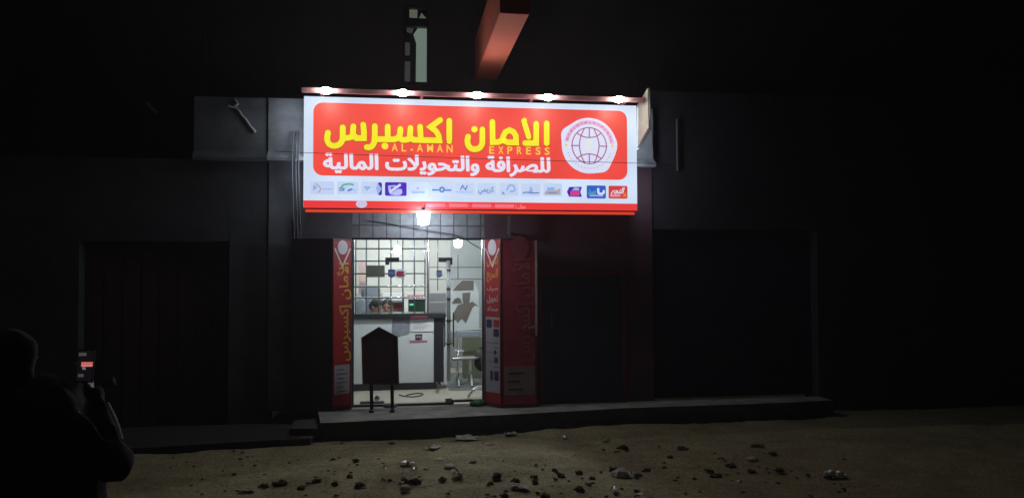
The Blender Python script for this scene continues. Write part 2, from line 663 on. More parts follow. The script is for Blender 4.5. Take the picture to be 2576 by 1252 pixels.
q.build('pane', panel, frame)
b0 = MB()
b0.box((w0.x - 0.1, UY + 0.251, wz - 0.2), (w1.x + 0.1, UY + 0.30, w1.z + 0.1))
b0.build('window_back', blackm, shop)
# the red cantilever beam
bz = at(1195, 200, UY).z
bx0, bx1 = at(1194, 200, UY).x, at(1250, 200, UY).x
Yf = (bz - CAM.z) / (at(1255, 33, 8).z - CAM.z) * 8
MB().bbox((bx0, Yf, bz), (bx1, UY - 0.001, bz + 0.55), 0.008).build('beam', beamm, shop)
# interior shell
IX0, IX1, IYB, IZ = -1.45, 2.6, 14.2, 2.75
c = MB()
c.box((IX0 - 0.1, IYB, 0), (IX1 + 0.1, IYB + 0.1, IZ))
c.box((IX0 - 0.1, 10.301, 0), (IX0, IYB, IZ))
c.box((IX1, 10.301, 0), (IX1 + 0.1, IYB, IZ))
c.build('interior_wall', creamwall, shop)
MB().box((IX0, 10.301, IZ), (IX1, IYB, IZ + 0.08)).build('ceiling', whitepaint, shop)
fl = MB()
fl.box((IX0, 10.301, -0.05), (IX1, IYB, 0.0))
fl.box((XL, 9.991, -0.05), (XR, 10.3005, 0.001))
fl.build('floor', floorm, shop)
MB().box((IX0, IYB - 0.012, 0.9), (at(1132, 700, IYB).x, IYB - 0.001, 1.36)).build('dado', greywall, shop)
MB().box((at(1133, 700, IYB).x, IYB - 0.014, 0.001), (IX1, IYB - 0.0015, IZ)).build('side_panel', greywall, shop)

# neighbours
nl = thing('neighbour_building', 'dark unlit building front with a wide recessed doorway left of the shop', 'building', (-6, 10, STREET))
dl, dr = at(195, 800, 10).x, at(575, 800, 10).x
dtop = at(400, 606, 10).z
MB().box((-14, 10.02, STREET - 0.1), (dl, 10.4, LEDGE)).build('wall', dimmed_wall, nl)
MB().box((dr, 10.02, STREET - 0.1), (WX0 - 0.004, 10.4, LEDGE)).build('wall', dimmed_wall, nl)
MB().box((dl + 0.001, 10.022, dtop), (dr - 0.001, 10.4, LEDGE)).build('lintel', dimmed_wall, nl)
b = MB()
prof = [(9.95, PARA), (9.95, LEDGE + 0.10), (9.88, LEDGE + 0.015), (9.9, LEDGE - 0.02), (10.4, LEDGE - 0.0005), (10.4, PARA)]
xa, xb = at(488, 330, 9.95).x, WX0 - 0.004
vsn = [(xa, y, z) for y, z in prof] + [(xb, y, z) for y, z in prof]
b.add(vsn, [list(range(n)), list(range(n, 2 * n))[::-1]] + [(i, n + i, n + (i + 1) % n, (i + 1) % n) for i in range(n)])
b.build('ledge', mat('dimmed_band_render', (0.20, 0.21, 0.22), 0.92, var=0.7, scale=1.3, bump=0.4), nl)  # middle tone puts the fading of the sign's light into the colour
b = MB()
b.box((-14, 10.5, LEDGE), (xa - 0.01, 10.8, 8))
b.box((xa, 10.6, PARA - 0.3), (xb, 10.85, 8))
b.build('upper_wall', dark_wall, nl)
b = MB()
for k in range(8):
    x0 = dl + (dr - dl) * k / 8
    b.box((x0 + 0.012, 10.2, STREET), (x0 + (dr - dl) / 8 - 0.012, 10.24, dtop))
b.box((dl, 10.241, STREET), (dr, 10.28, dtop))
door = b.build('door', mat('old_brown_door', (0.06, 0.016, 0.02), 0.8, var=0.4, scale=6), nl)
MB().box((dr - 0.28, 10.14, 0.85), (dr - 0.24, 10.199, 1.05)).build('handle', blackm, door)
# low plinth in front of the neighbour
p0, p1 = G(330, 1136, STREET + 0.03), G(745, 1112, STREET + 0.03)
pt = MB()
pl0 = p0 + (p0 - p1).normalized() * 6
out = [Vector((pl0.x, pl0.y, STREET - 0.1)), Vector((p1.x, p1.y, STREET - 0.1)), Vector((p1.x + 0.2, 10.01, STREET - 0.1)), Vector((pl0.x, 10.01, STREET - 0.1))]
pt.quadbox(out, (0, 0, 0.17))
pt.build('plinth', mat('dark_plinth', (0.045, 0.04, 0.036), 0.95, var=0.5, scale=4, bump=0.5), kind='structure')
# broken step at the walkway's end
st = thing('broken_step', 'broken concrete step at the left end of the raised walkway', 'step', G(775, 1085, STREET))
bm_ = MB()
a = edge[0]
bm_.quadbox([(a.x - 0.34, a.y + 0.10, STREET - 0.05), (a.x - 0.02, a.y + 0.02, STREET - 0.05), (a.x - 0.06, a.y + 0.7, STREET - 0.05), (a.x - 0.36, a.y + 0.6, STREET - 0.05)], (0, 0, 0.20))
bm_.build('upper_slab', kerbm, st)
bm_ = MB()
bm_.quadbox([(a.x - 0.42, a.y - 0.14, STREET - 0.05), (a.x - 0.10, a.y - 0.10, STREET - 0.05), (a.x - 0.06, a.y + 0.09, STREET - 0.05), (a.x - 0.44, a.y + 0.09, STREET - 0.05)], (0, 0, 0.12))
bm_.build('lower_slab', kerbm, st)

nr = thing('neighbour_building', 'dark unlit shopfront with a closed roller shutter right of the shop', 'building', (7, 10, 0))
s0, s1 = at(1645, 800, 10).x, at(2060, 800, 10).x
stop = at(1800, 577, 10).z
b = MB()
RTOP = at(1900, 236, 10).z
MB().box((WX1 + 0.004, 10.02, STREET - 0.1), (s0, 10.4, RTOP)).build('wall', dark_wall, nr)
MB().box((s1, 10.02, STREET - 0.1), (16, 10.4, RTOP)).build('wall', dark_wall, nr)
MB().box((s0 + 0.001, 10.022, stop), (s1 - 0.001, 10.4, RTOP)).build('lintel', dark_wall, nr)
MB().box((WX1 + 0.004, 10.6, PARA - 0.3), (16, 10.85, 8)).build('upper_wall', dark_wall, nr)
b = MB()
k = 0
z = 0.0
while z < stop - 0.01:
    b.box((s0, 10.2 + (0.012 if k % 2 else 0.0), z), (s1, 10.24, min(z + 0.075, stop)))
    z += 0.075
    k += 1
b.build('roller_shutter', mat('blue_shutter', (0.03, 0.035, 0.075), 0.5, 0.3, var=0.3, scale=6), nr)
b = MB()
px0 = at(1703, 350, 10).x
b.tube([(px0, 9.99, LEDGE - 0.05), (px0, 9.99, at(1700, 300, 10).z)], 0.016)
b.build('drain_pipe', mat('dull_pipe', (0.12, 0.12, 0.12), 0.7), nr)
# closed metal door in the shop front, right of the folding leaves
dd = thing('metal_door', 'closed dark blue metal door set in the wall right of the red banners', 'door', (at(1462, 1000, 10).x, 10, 0))
x0, x1 = at(1366, 800, 9.98).x, at(1562, 800, 9.98).x
zt = at(1460, 692, 9.98).z
b = MB()
b.box((x0, 9.955, 0.0), (x1, 9.985, zt))
b.build('panel', mat('dark_blue_door', (0.035, 0.04, 0.07), 0.45, var=0.3, scale=7), dd)
b = MB()
for xa_, xb_, za_, zb_ in ((x0 - 0.06, x0, 0, zt + 0.06), (x1, x1 + 0.06, 0, zt + 0.06), (x0, x1, zt, zt + 0.06)):
    b.box((xa_, 9.94, za_), (xb_, 9.9995, zb_))
b.build('frame', darkred, dd)
MB().tube([(x0 + 0.1, 9.92, 1.0), (x0 + 0.1, 9.92, 1.18)], 0.012).build('handle', greymetal, dd)

# ================================================================== THE LIGHTBOX SIGN
SY = 9.6
SP = Plane((0, SY, 0), (1, 0, 0))
pxs = SP.px
SX0, SZ1 = pxs(765, 242.4)
SX1, SZ0 = pxs(1602.5, 531.4)
ZR = pxs(1180, 508.5)[1]
SX0 = -1.150
SX1 = 3.020
SZ1 = 2.188 + 1.66
ZR = 0.923 + 1.66
SZ0 = 0.83 + 1.66
sign = thing('shop_sign', 'wide backlit red and white shop sign with yellow lettering above the doorway', 'sign', ((SX0 + SX1) / 2, SY, SZ0))
E = 1.0
white_face = glow('backlit_white', (0.66, 0.78, 0.97), 0.95, (0.22, 0.22, 0.22))
red_face = glow('backlit_red', (0.93, 0.075, 0.060), 0.88, (0.32, 0.06, 0.04))
red_band = glow('backlit_red_band', (0.93, 0.05, 0.05), 0.88, (0.55, 0.05, 0.05))
yellow = glow('backlit_yellow', (0.93, 0.80, 0.02), 0.92, (0.4, 0.36, 0.05))
amber = glow('backlit_amber', (0.93, 0.58, 0.07), 0.95, (0.4, 0.25, 0.05))
letter_white = glow('backlit_letter_white', (0.80, 0.80, 0.98), 0.95, (0.22, 0.22, 0.22))


def uneven_glow(m, lo, hi, period):
    """uneven backlight: noise painted into the emission makes the face a little brighter and darker"""
    t = m.node_tree
    b = t.nodes['Principled BSDF']
    tc = t.nodes.new('ShaderNodeTexCoord')
    n = t.nodes.new('ShaderNodeTexNoise')
    n.inputs['Scale'].default_value = period
    n.inputs['Detail'].default_value = 1
    mr = t.nodes.new('ShaderNodeMapRange')
    mr.inputs[1].default_value = 0.3
    mr.inputs[2].default_value = 0.7
    mr.inputs[3].default_value = lo
    mr.inputs[4].default_value = hi
    t.links.new(tc.outputs['Object'], n.inputs['Vector'])
    t.links.new(n.outputs['Fac'], mr.inputs[0])
    t.links.new(mr.outputs[0], b.inputs['Emission Strength'])


uneven_glow(white_face, 0.86, 1.02, 1.6)
uneven_glow(red_face, 0.80, 0.98, 1.3)
cas = MB()
cas.box((SX0 + 0.004, SY + 0.012, SZ0 - 0.004), (SX1 - 0.004, 9.79, SZ1 - 0.004))
cas.build('casing', mat('sign_casing', (0.10, 0.03, 0.03), 0.5), sign)
for x0_, x1_ in ((SX0 - 0.002, SX0 + 0.0035), (SX1 - 0.0035, SX1 + 0.002)):
    MB().box((x0_, SY + 0.013, SZ0 + 0.02), (x1_, 9.785, SZ1 - 0.02)).build('wall_fill_side', glow('wall_fill_glow', (0.74, 0.84, 1.0), 5.0, (0.4, 0.4, 0.4)), sign)  # added glowing side, out of view, brightens the wall beside the sign
MB().box((SX0, SY, ZR), (SX1, SY + 0.011, SZ1)).build('white_panel', white_face, sign)
a, c_ = pxs(788, 441), pxs(1578, 283)
a0 = (pxs(788, 350)[0], pxs(1180, 447)[1])
c0 = (pxs(1577.5, 350)[0], pxs(1180, 268.5)[1])
MB().rect(SP, a0[0], a0[1], c0[0], c0[1], off=0.003, th=0.002, r=0.115).build('red_panel', red_face, sign)
MB().box((SX0, SY - 0.002, SZ0 + 0.003), (SX1, SY + 0.010, ZR - 0.001)).build('red_band', red_band, sign)
b = MB()
b.box((SX0 + 0.02, SY + 0.02, SZ0 - 0.046), (SX1 - 0.03, SY + 0.06, SZ0 - 0.014))
b.build('lower_lip', glow('lip_red', (0.9, 0.07, 0.03), 0.75, (0.6, 0.06, 0.04)), sign)
for x in (SX0 + 0.2, SX0 + 1.4, SX1 - 1.4, SX1 - 0.2):
    MB().box((x, SY - 0.239, SZ1 + 0.006), (x + 0.03, 9.93, SZ1 + 0.03)).build('rail_arm', redsteel, sign)
b = MB()
RY, RZ = SY - 0.26, SZ1 + 0.012
b.bbox((SX0 + 0.0, RY - 0.02, RZ - 0.028), (SX1 + 0.03, RY + 0.019, RZ + 0.03), 0.008)
b.build('lamp_rail', mat('pink_rail', (0.85, 0.40, 0.46), 0.3, var=0.1, scale=10), sign)
b = MB()
bp0 = at(1281, 592, 9.86)
b.box((bp0.x - 0.018, 9.84, LINT + 0.01), (bp0.x + 0.018, 9.87, SZ0 - 0.05))
b.box((bp0.x - 0.012, 9.871, LINT + 0.05), (bp0.x + 0.012, 10.0, LINT + 0.08))
b.build('bracket', greymetal, sign)

# the big yellow words: strokes traced on the sign's face
A = lambda x, y: pxs((1240 + x / 4.6) / 1.56522, (430 + y / 4.6) / 1.56522)
B = lambda x, y: pxs((1780 + x / 4.815) / 1.56522, (440 + y / 4.815) / 1.56522)
PXM = 9.75 / 1950                       # metres per 2576-pixel on the sign
WA = 98 / 4.6 / 1.56522 * PXM
WB = 104 / 4.815 / 1.56522 * PXM
yl = MB()
first_word = MB()
dark_edge = MB()
k = [0]


def ys_(f, pts, w, smooth=True, cap=True):
    q = [f(*p) for p in pts]
    k[0] += 1
    (first_word if f is B else yl).stroke(SP, q, w, off=0.0100 + 0.0004 * k[0], th=0.009, smooth=smooth, cap=cap)
    dark_edge.stroke(SP, q, w + 0.026, off=0.0045 + 0.0001 * k[0], th=0.001, smooth=smooth, cap=cap)


ys_(A, [(237, 430), (222, 540), (250, 622), (310, 660), (370, 666), (440, 640), (488, 580), (503, 510), (505, 335)], WA)
ys_(A, [(505, 500), (560, 522), (630, 515), (682, 480), (697, 315)], WA)
ys_(A, [(700, 470), (750, 528), (888, 528), (888, 400), (875, 285)], WA, False)
ys_(A, [(1085, 312), (1080, 540), (1060, 635), (1005, 688), (938, 690)], WA)
ys_(A, [(1085, 545), (1440, 550), (1512, 520), (1540, 460), (1548, 365)], WA, False)
ys_(A, [(1318, 320), (1319, 520)], WA, False)
ys_(A, [(1525, 520), (1580, 556), (1655, 556), (1712, 520), (1731, 345)], WA)
ys_(A, [(1725, 510), (1790, 560), (2254, 570), (2240, 480), (2195, 405), (2095, 325), (2268, 200)], WA, False)
ys_(A, [(1905, 322), (1918, 540)], WA, False)
ys_(A, [(2432, 215), (2432, 555)], WA, False)
ys_(A, [(2420, 598), (2445, 600)], WA * 0.62, False)
ys_(B, [(302, 478), (290, 560), (308, 640), (365, 700), (440, 714), (515, 692), (560, 630), (573, 560), (573, 342)], WB)
ys_(B, [(764, 200), (768, 582), (880, 578), (945, 545), (968, 470), (1010, 390), (1085, 354), (1160, 385), (1207, 460), (1212, 588), (1050, 584), (985, 550)], WB, False)
ys_(B, [(1592, 235), (1592, 598), (1385, 598)], WB, False)
ys_(B, [(1372, 230), (1450, 480)], WB * 0.95, False)
ys_(B, [(1345, 180), (1375, 165)], WB * 0.75, False)
ys_(B, [(1790, 228), (1790, 600)], WB, False)
yl.disc(SP, A(1268, 670), 58 / 4.6 / 1.565 * PXM, off=0.018, th=0.015)
first_word.disc(SP, B(422, 338), 58 / 4.815 / 1.565 * PXM, off=0.018, th=0.015)
yl.build('lettering', yellow, sign)
first_word.build('lettering', yellow, sign)
dark_edge.build('lettering_edge', glow('letter_edge', (0.62, 0.18, 0.03), 0.6, (0.4, 0.12, 0.03)), sign)
ab = MB()
ex = MB()
for ch, x, y in zip('AL-AMAN', (1445, 1610, 1755, 1900, 2085, 2262, 2438), (760, 765, 768, 770, 774, 778, 784)):
    wd = {'L': 84, '-': 44}.get(ch, 108)
    s_, t_ = A(x - wd / 2, y)
    if ch == '-':
        ab.rect(SP, *A(x - 24, y - 18), *A(x + 24, y - 46), off=0.008)
    else:
        write(ab, SP, ch, s_, t_, width=wd / 4.6 / 1.565 * PXM, height=135 / 4.6 / 1.565 * PXM, offset=0.015, off=0.008)
for ch, x, y in zip('EXPRESS', (752, 925, 1095, 1275, 1450, 1630, 1803), (796, 798, 801, 804, 808, 812, 816)):
    s_, t_ = B(x - 48, y)
    write(ex, SP, ch, s_, t_, width=96 / 4.815 / 1.565 * PXM, height=140 / 4.815 / 1.565 * PXM, offset=0.015, off=0.008)
ab.build('latin_lettering', amber, sign)
ex.build('latin_lettering', amber, sign)
wl = MB()
s_, t_ = pxs(814, 424)
s2, t2 = pxs(1383, 433.5)
for j, (ds, dt) in enumerate(((-0.007, 0.003), (0.0, -0.005), (0.007, 0.003))):
    write(wl, SP, 'للصرافة والتحويلات المالية', s_ + ds, t_ + dt, width=s2 - s_, height=0.188, offset=0.014, off=0.010 + 0.0022 * j, ang=math.atan2(t2 - t_, s2 - s_), arabic=True)
wl.build('white_lettering', letter_white, sign)

# round globe emblem
C3 = lambda x, y: pxs((2180 + x / 4.815) / 1.56522, (440 + y / 4.815) / 1.56522)
U3 = PXM / 4.815 / 1.56522
ec = C3(672, 645)
pts = []
for i in range(72):
    a = 2 * math.pi * i / 72
    r = 536
    for ca_, amp, wdt in ((R(153), 62, 0.24), (R(305), 52, 0.25), (R(4), 22, 0.25)):  # bulges put spilled backlight into the disc's outline
        dlt = (a - ca_ + math.pi) % (2 * math.pi) - math.pi
        r += amp * math.exp(-(dlt / wdt) ** 2)
    pts.append((ec[0] + r * U3 * math.cos(a), ec[1] + r * U3 * math.sin(a)))
MB().poly(SP, pts, off=0.007, th=0.004).build('emblem_disc', glow('emblem_white', (0.72, 0.76, 0.97), 0.95, (0.22, 0.22, 0.22)), sign)
em = MB()
lw = 20 * U3
em.stroke(SP, [(ec[0] + 338 * U3 * math.cos(a), ec[1] + 348 * U3 * math.sin(a)) for a in [2 * math.pi * i / 40 for i in range(40)]], lw, off=0.010, closed=True)
for i, pth in enumerate(([(580, 320), (510, 480), (487, 650), (520, 830), (590, 980)], [(755, 320), (820, 470), (858, 650), (820, 840), (765, 980)],
                         [(435, 405), (545, 470), (672, 492), (800, 470), (900, 405)], [(435, 890), (540, 825), (672, 803), (800, 830), (905, 895)],
                         [(672, 305), (672, 490)], [(672, 805), (672, 990)], [(335, 645), (487, 645)], [(858, 655), (1005, 660)])):
    em.stroke(SP, [C3(*p) for p in pth], lw, off=0.0105 + 0.0005 * i, smooth=len(pth) > 2)
em.build('emblem_globe', glow('emblem_magenta', (0.42, 0.10, 0.26), 0.75, (0.3, 0.08, 0.15)), sign)
ar = MB()
ar.stroke(SP, [(ec[0] + 448 * U3 * math.cos(R(a)), ec[1] + 448 * U3 * math.sin(R(a))) for a in range(6, 176, 5)], 74 * U3, off=0.009, cap=False)
ar.build('emblem_arc', glow('emblem_pink', (0.80, 0.42, 0.62), 0.85, (0.4, 0.2, 0.3)), sign)
ar = MB()
for i in range(22):
    a = R(14 + i * 7.2 + 2 * (i % 3))
    r = 440 + 14 * (i % 2)
    ar.rect(SP, ec[0] + r * U3 * math.cos(a) - 14 * U3, ec[1] + r * U3 * math.sin(a) - 14 * U3, ec[0] + r * U3 * math.cos(a) + 14 * U3, ec[1] + r * U3 * math.sin(a) + 12 * U3, off=0.011)
for i in range(18):
    a = R(200 + i * 8.2)
    ar.rect(SP, ec[0] + 440 * U3 * math.cos(a) - 10 * U3, ec[1] + 440 * U3 * math.sin(a) - 8 * U3, ec[0] + 440 * U3 * math.cos(a) + 10 * U3, ec[1] + 440 * U3 * math.sin(a) + 8 * U3, off=0.0105)
ar.build('emblem_writing', glow('emblem_violet', (0.55, 0.22, 0.42), 0.8, (0.3, 0.12, 0.2)), sign)
ar = MB()
for p in ((232, 632), (1103, 650)):
    ar.disc(SP, C3(*p), 26 * U3, off=0.012, n=10)
ar.build('emblem_star', amber, sign)
ar = MB()
write(ar, SP, '$', *C3(612, 735), width=120 * U3, height=200 * U3, offset=0.03, off=0.010)
ar.build('emblem_dollar', glow('pale_yellow', (0.76, 0.78, 0.62), 0.92, (0.4, 0.4, 0.3)), sign)

# row of fourteen partner logos
D4 = lambda x, y: pxs((1210 + x / 7.36) / 1.56522, (700 + y / 7.36) / 1.56522)
D5 = lambda x, y: pxs((1550 + x / 7.36) / 1.56522, (700 + y / 7.36) / 1.56522)
D6 = lambda x, y: pxs((1860 + x / 7.36) / 1.56522, (700 + y / 7.36) / 1.56522)
D7 = lambda x, y: pxs((2200 + x / 8.587) / 1.56522, (700 + y / 8.587) / 1.56522)
U7 = PXM / 7.36 / 1.56522
pale = glow('logo_pale', (0.56, 0.67, 0.93), 0.93, (0.45, 0.45, 0.5))
lb = glow('logo_light_blue', (0.33, 0.50, 0.85), 0.85, (0.3, 0.35, 0.5))
mb_ = glow('logo_mid_blue', (0.13, 0.27, 0.58), 0.8, (0.1, 0.15, 0.4))
purple = glow('logo_purple', (0.075, 0.02, 0.48), 0.85, (0.08, 0.03, 0.3))
greenl = glow('logo_green', (0.10, 0.52, 0.36), 0.8, (0.1, 0.35, 0.2))
tan = glow('logo_tan', (0.50, 0.45, 0.50), 0.85, (0.3, 0.25, 0.25))
bluel = glow('logo_blue', (0.035, 0.13, 0.62), 0.85, (0.05, 0.1, 0.4))
redl = glow('logo_red', (0.72, 0.06, 0.05), 0.85, (0.5, 0.06, 0.05))
magl = glow('logo_magenta', (0.70, 0.06, 0.30), 0.85, (0.4, 0.05, 0.2))
pink = glow('logo_pink', (0.85, 0.36, 0.48), 0.85, (0.4, 0.2, 0.25))
orange = glow('logo_orange', (0.88, 0.22, 0.06), 0.85, (0.5, 0.15, 0.05))
lilac = glow('logo_lilac', (0.45, 0.47, 0.90), 0.9, (0.35, 0.35, 0.5))


def logo(m, ops, rc=None, rm=None, f=None):
    t = None
    if rc:
        q0, q1 = f(rc[0], rc[3]), f(rc[2], rc[1])
        t = MB().rect(SP, q0[0], q0[1], q1[0], q1[1], off=0.004, th=0.003, r=0.018).build('logo_tile', rm, sign)
    j = 0
    for mm, fn in ops:
        j += 1
        o = MB()
        fn(o, 0.0055 + 0.0012 * j)
        o.build('logo_mark', mm, t or sign)
    return t


logo(None, [(lb, lambda o, z: o.poly(SP, [D4(170, 380), D4(290, 300), D4(205, 180), D4(165, 250)], z)),
            (tan, lambda o, z: o.stroke(SP, [D4(250, 170), D4(370, 280), D4(380, 360), D4(330, 420)], 40 * U7, z, smooth=True)),
            (lb, lambda o, z: o.rect(SP, *D4(430, 345), *D4(730, 318), off=z))], (90, 105, 790, 480), pale, D4)
logo(None, [(greenl, lambda o, z: o.stroke(SP, [D4(990, 270), D4(1050, 210), D4(1130, 190), D4(1230, 180), D4(1330, 200)], 50 * U7, z, smooth=True)),
            (mb_, lambda o, z: o.stroke(SP, [D4(935, 300), D4(1070, 315), D4(1050, 365), D4(930, 360)], 34 * U7, z)),
            (mb_, lambda o, z: o.stroke(SP, [D4(1190, 370), D4(1250, 345), D4(1290, 335)], 52 * U7, z)),
            (lb, lambda o, z: o.stroke(SP, [D4(1300, 345), D4(1385, 350), D4(1380, 410)], 26 * U7, z))], (860, 110, 1490, 480), pale, D4)
logo(None, [(lb, lambda o, z: o.poly(SP, [D4(1730, 390), D4(1870, 250), D4(1630, 250)], z)),
            (purple, lambda o, z: o.rect(SP, *D4(2045, 505), *D4(2165, 135), off=z, r=0.02)),
            (lb, lambda o, z: o.poly(SP, [D4(2045, 500), D4(2155, 320), D4(2040, 150), D4(1990, 300)], z + 0.001))], (1560, 115, 2160, 490), pale, D4)
logo(None, [(lilac, lambda o, z: o.poly(SP, [D4(2350, 380), D4(2400, 480), D4(2560, 510), D5(190, 500), D5(250, 440), D5(240, 330), D5(130, 320), D4(2440, 430), D4(2420, 260), D4(2560, 265), D4(2560, 210), D4(2340, 230)], z)),
            (white_face, lambda o, z: o.stroke(SP, [D4(2410, 395), D4(2540, 310), D5(60, 290), D5(180, 210)], 70 * U7, z + 0.002))], (2250, 135, 2878, 520), purple, D4)
logo(None, [(tan, lambda o, z: o.disc(SP, D5(700, 310), 36 * U7, off=z)), (lb, lambda o, z: o.rect(SP, *D5(520, 460), *D5(900, 400), off=z))], (440, 125, 1010, 480), pale, D5)
logo(None, [(mb_, lambda o, z: o.stroke(SP, [D5(1125, 355), D5(1655, 362)], 44 * U7, z)), (mb_, lambda o, z: o.disc(SP, D5(1400, 345), 85 * U7, off=z + 0.001)),
            (white_face, lambda o, z: o.disc(SP, D5(1400, 345), 32 * U7, off=z + 0.003))], (1080, 140, 1680, 500), pale, D5)
logo(None, [(mb_, lambda o, z: o.stroke(SP, [D5(1935, 335), D5(1970, 270), D5(2000, 225), D5(2050, 320), D5(2085, 345), D5(2125, 235)], 34 * U7, z)),
            (lb, lambda o, z: o.rect(SP, *D5(1790, 430), *D5(2290, 412), off=z))], (1740, 150, 2350, 510), pale, D5)
logo(None, [(mb_, lambda o, z: write(o, SP, 'كريمي', *D6(165, 400), width=460 * U7, height=150 * U7, offset=0.02, off=z, arabic=True))], (130, 150, 680, 510), pale, D6)
logo(None, [(lb, lambda o, z: o.stroke(SP, [D6(1000, 350), D6(1050, 240), D6(1150, 215), D6(1220, 290), D6(1220, 370), D6(1100, 400)], 56 * U7, z, smooth=True)),
            (mb_, lambda o, z: o.stroke(SP, [D6(870, 420), D6(920, 475)], 36 * U7, z))], (780, 150, 1340, 520), pale, D6)
logo(None, [(lb, lambda o, z: o.poly(SP, [D6(1620, 440), D6(1760, 430), D6(1720, 280), D6(1680, 240)], z)),
            (mb_, lambda o, z: o.stroke(SP, [D6(1470, 435), D6(1560, 420), D6(1740, 445), D6(1915, 432)], 34 * U7, z))], (1410, 160, 1980, 530), pale, D6)
logo(None, [(tan, lambda o, z: o.poly(SP, [D6(2070, 490), D6(2545, 490), D6(2550, 300), D6(2420, 360), D6(2120, 380)], z)),
            (lb, lambda o, z: o.poly(SP, [D6(2140, 370), D6(2360, 380), D6(2400, 275), D6(2170, 275)], z)),
            (mat('m_', (0, 0, 0)) if False else mb_, lambda o, z: o.rect(SP, *D6(2180, 445), *D6(2440, 425), off=z))], (2050, 160, 2600, 530), pale, D6)
t12 = MB().poly(SP, [D7(345, 640), D7(780, 645), D7(730, 480), D7(780, 305), D7(355, 310), D7(275, 470)], 0.005).build('logo_tile', purple, sign)
MB().poly(SP, [D7(370, 625), D7(700, 605), D7(700, 440), D7(400, 440), D7(385, 560)], 0.008).build('logo_mark', magl, t12)
MB().poly(SP, [D7(440, 425), D7(690, 425), D7(690, 350), D7(540, 320), D7(500, 360)], 0.009).build('logo_mark', lb, t12)
logo(None, [(greenl, lambda o, z: write(o, SP, 'سد', *D7(985, 545), width=270 * U7 * .857, height=130 * U7, offset=0.03, off=z, arabic=True)),
            (white_face, lambda o, z: o.stroke(SP, [D7(1330, 380), D7(1345, 520), D7(1440, 540), D7(1510, 510), D7(1520, 450)], 66 * U7, z, smooth=True)),
            (lilac, lambda o, z: o.rect(SP, *D7(1040, 625), *D7(1500, 585), off=z))], (945, 265, 1590, 695), bluel, D7)
logo(None, [(letter_white, lambda o, z: write(o, SP, 'النجم', *D7(1765, 525), width=430 * U7 * .857, height=180 * U7, offset=0.03, off=z, slant=0.3, arabic=True)),
            (pink, lambda o, z: o.rect(SP, *D7(1760, 640), *D7(2080, 570), off=z)),
            (orange, lambda o, z: o.poly(SP, [D7(2140, 650), D7(2200, 640), D7(2280, 650), D7(2285, 540), D7(2240, 490), D7(2200, 560)], z))], (1685, 275, 2320, 700), redl, D7)
ov = MB()
ov.disc(SP, pxs(909.5, 513), 13.5 * PXM, 9.5 * PXM, off=0.008)
ov.build('oval_patch', glow('oval_lilac', (0.66, 0.62, 0.82), 0.85, (0.4, 0.4, 0.45)), sign)
tx = MB()
s_, t_ = pxs(1065, 519.5)
s2, t2 = pxs(1323, 523.5)
write(tx, SP, '( 000000000 - 000000000 - 000000000 - 000000000 ) ' + shape('جوال'), s_, t_, width=s2 - s_, height=9.0 * PXM, offset=0.01, off=0.006, ang=math.atan2(t2 - t_, s2 - s_))
tx.build('phone_lettering', pink, sign)

# five downlights on the rail
lampm = mat('lamp_glow', (0.9, 0.95, 0.85), 0.3, emit=(0.94, 1.0, 0.88), es=68)
lab5 = ['sign downlight at the far left end of the pink rail', 'second sign downlight from the left on the pink rail', 'middle sign downlight on the pink rail under the red beam',
        'second sign downlight from the right on the pink rail', 'sign downlight at the right end of the rail beside the tilted white plate']
proto = None
for i, (u, v) in enumerate(((820, 234), (1013, 242), (1200, 248.5), (1378.5, 255.5), (1557.5, 258.5))):
    p = at(u, v, RY - 0.055)
    p.z = RZ - 0.012
    if proto is None:
        proto = thing('sign_downlight', lab5[0], 'lamp', p, 'downlights on the sign rail')
        MB().tube([p + Vector((0, 0.012, 0.0)), p + Vector((0, 0.034, 0.0))], [0.028, 0.024], 14).build('housing', blackm, proto)
        MB().ball(p, (0.068, 0.045, 0.041)).build('bulb', lampm, proto)
    else:
        t = proto.copy()
        col.objects.link(t)
        t.location = p
        t['label'] = lab5[i]
        for ch in list(proto.children):
            c = ch.copy()
            col.objects.link(c)
            c.parent = t

# bulb hanging under the sign
p = at(1065, 550, 9.55)
bl = thing('hanging_bulb', 'bright white LED bulb hanging under the sign above the doorway', 'bulb', p)
MB().lathe(p, [(0.045, -0.075), (0.062, -0.07), (0.07, 0.0), (0.076, 0.07), (0.06, 0.085)]).build('bulb', mat('bulb_glow', (1, 1, 1), 0.3, emit=(0.74, 0.87, 1.0), es=95), bl)
MB().lathe(p + Vector((0, 0, 0.086)), [(0.035, 0.0), (0.03, 0.03), (0.02, 0.05)]).build('socket', blackm, bl)
MB().tube([p + Vector((0, 0, 0.13)), p + Vector((0.02, 0.06, 0.16)), (p.x + 0.03, SY + 0.08, SZ0 - 0.02)], 0.006, smooth=True).build('cord', blackm, bl)

# tilted white plate at the sign's right end
c4 = [at(1607, 266, 9.62), at(1606.5, 373, 9.62), at(1636.5, 321, 9.30), at(1633.5, 222, 9.30)]
nn = (c4[1] - c4[0]).cross(c4[3] - c4[0]).normalized() * 0.025
bp_ = thing('projecting_plate', 'small blank white projecting plate tilted up beside the sign', 'plate', c4[1])
MB().quadbox(c4, nn).build('plate', mat('cream_plate', (0.74, 0.68, 0.58), 0.6, var=0.35, scale=3.5), bp_)
o = MB().tube([c4[1] + Vector((0, 0, -0.012)), c4[2] + Vector((0, 0, -0.012))], 0.011).tube([c4[3], c4[2]], 0.010)
o.tube([c4[1], Vector((c4[1].x + 0.03, 9.95, c4[1].z - 0.02))], 0.012)
o.build('frame', greymetal, bp_)

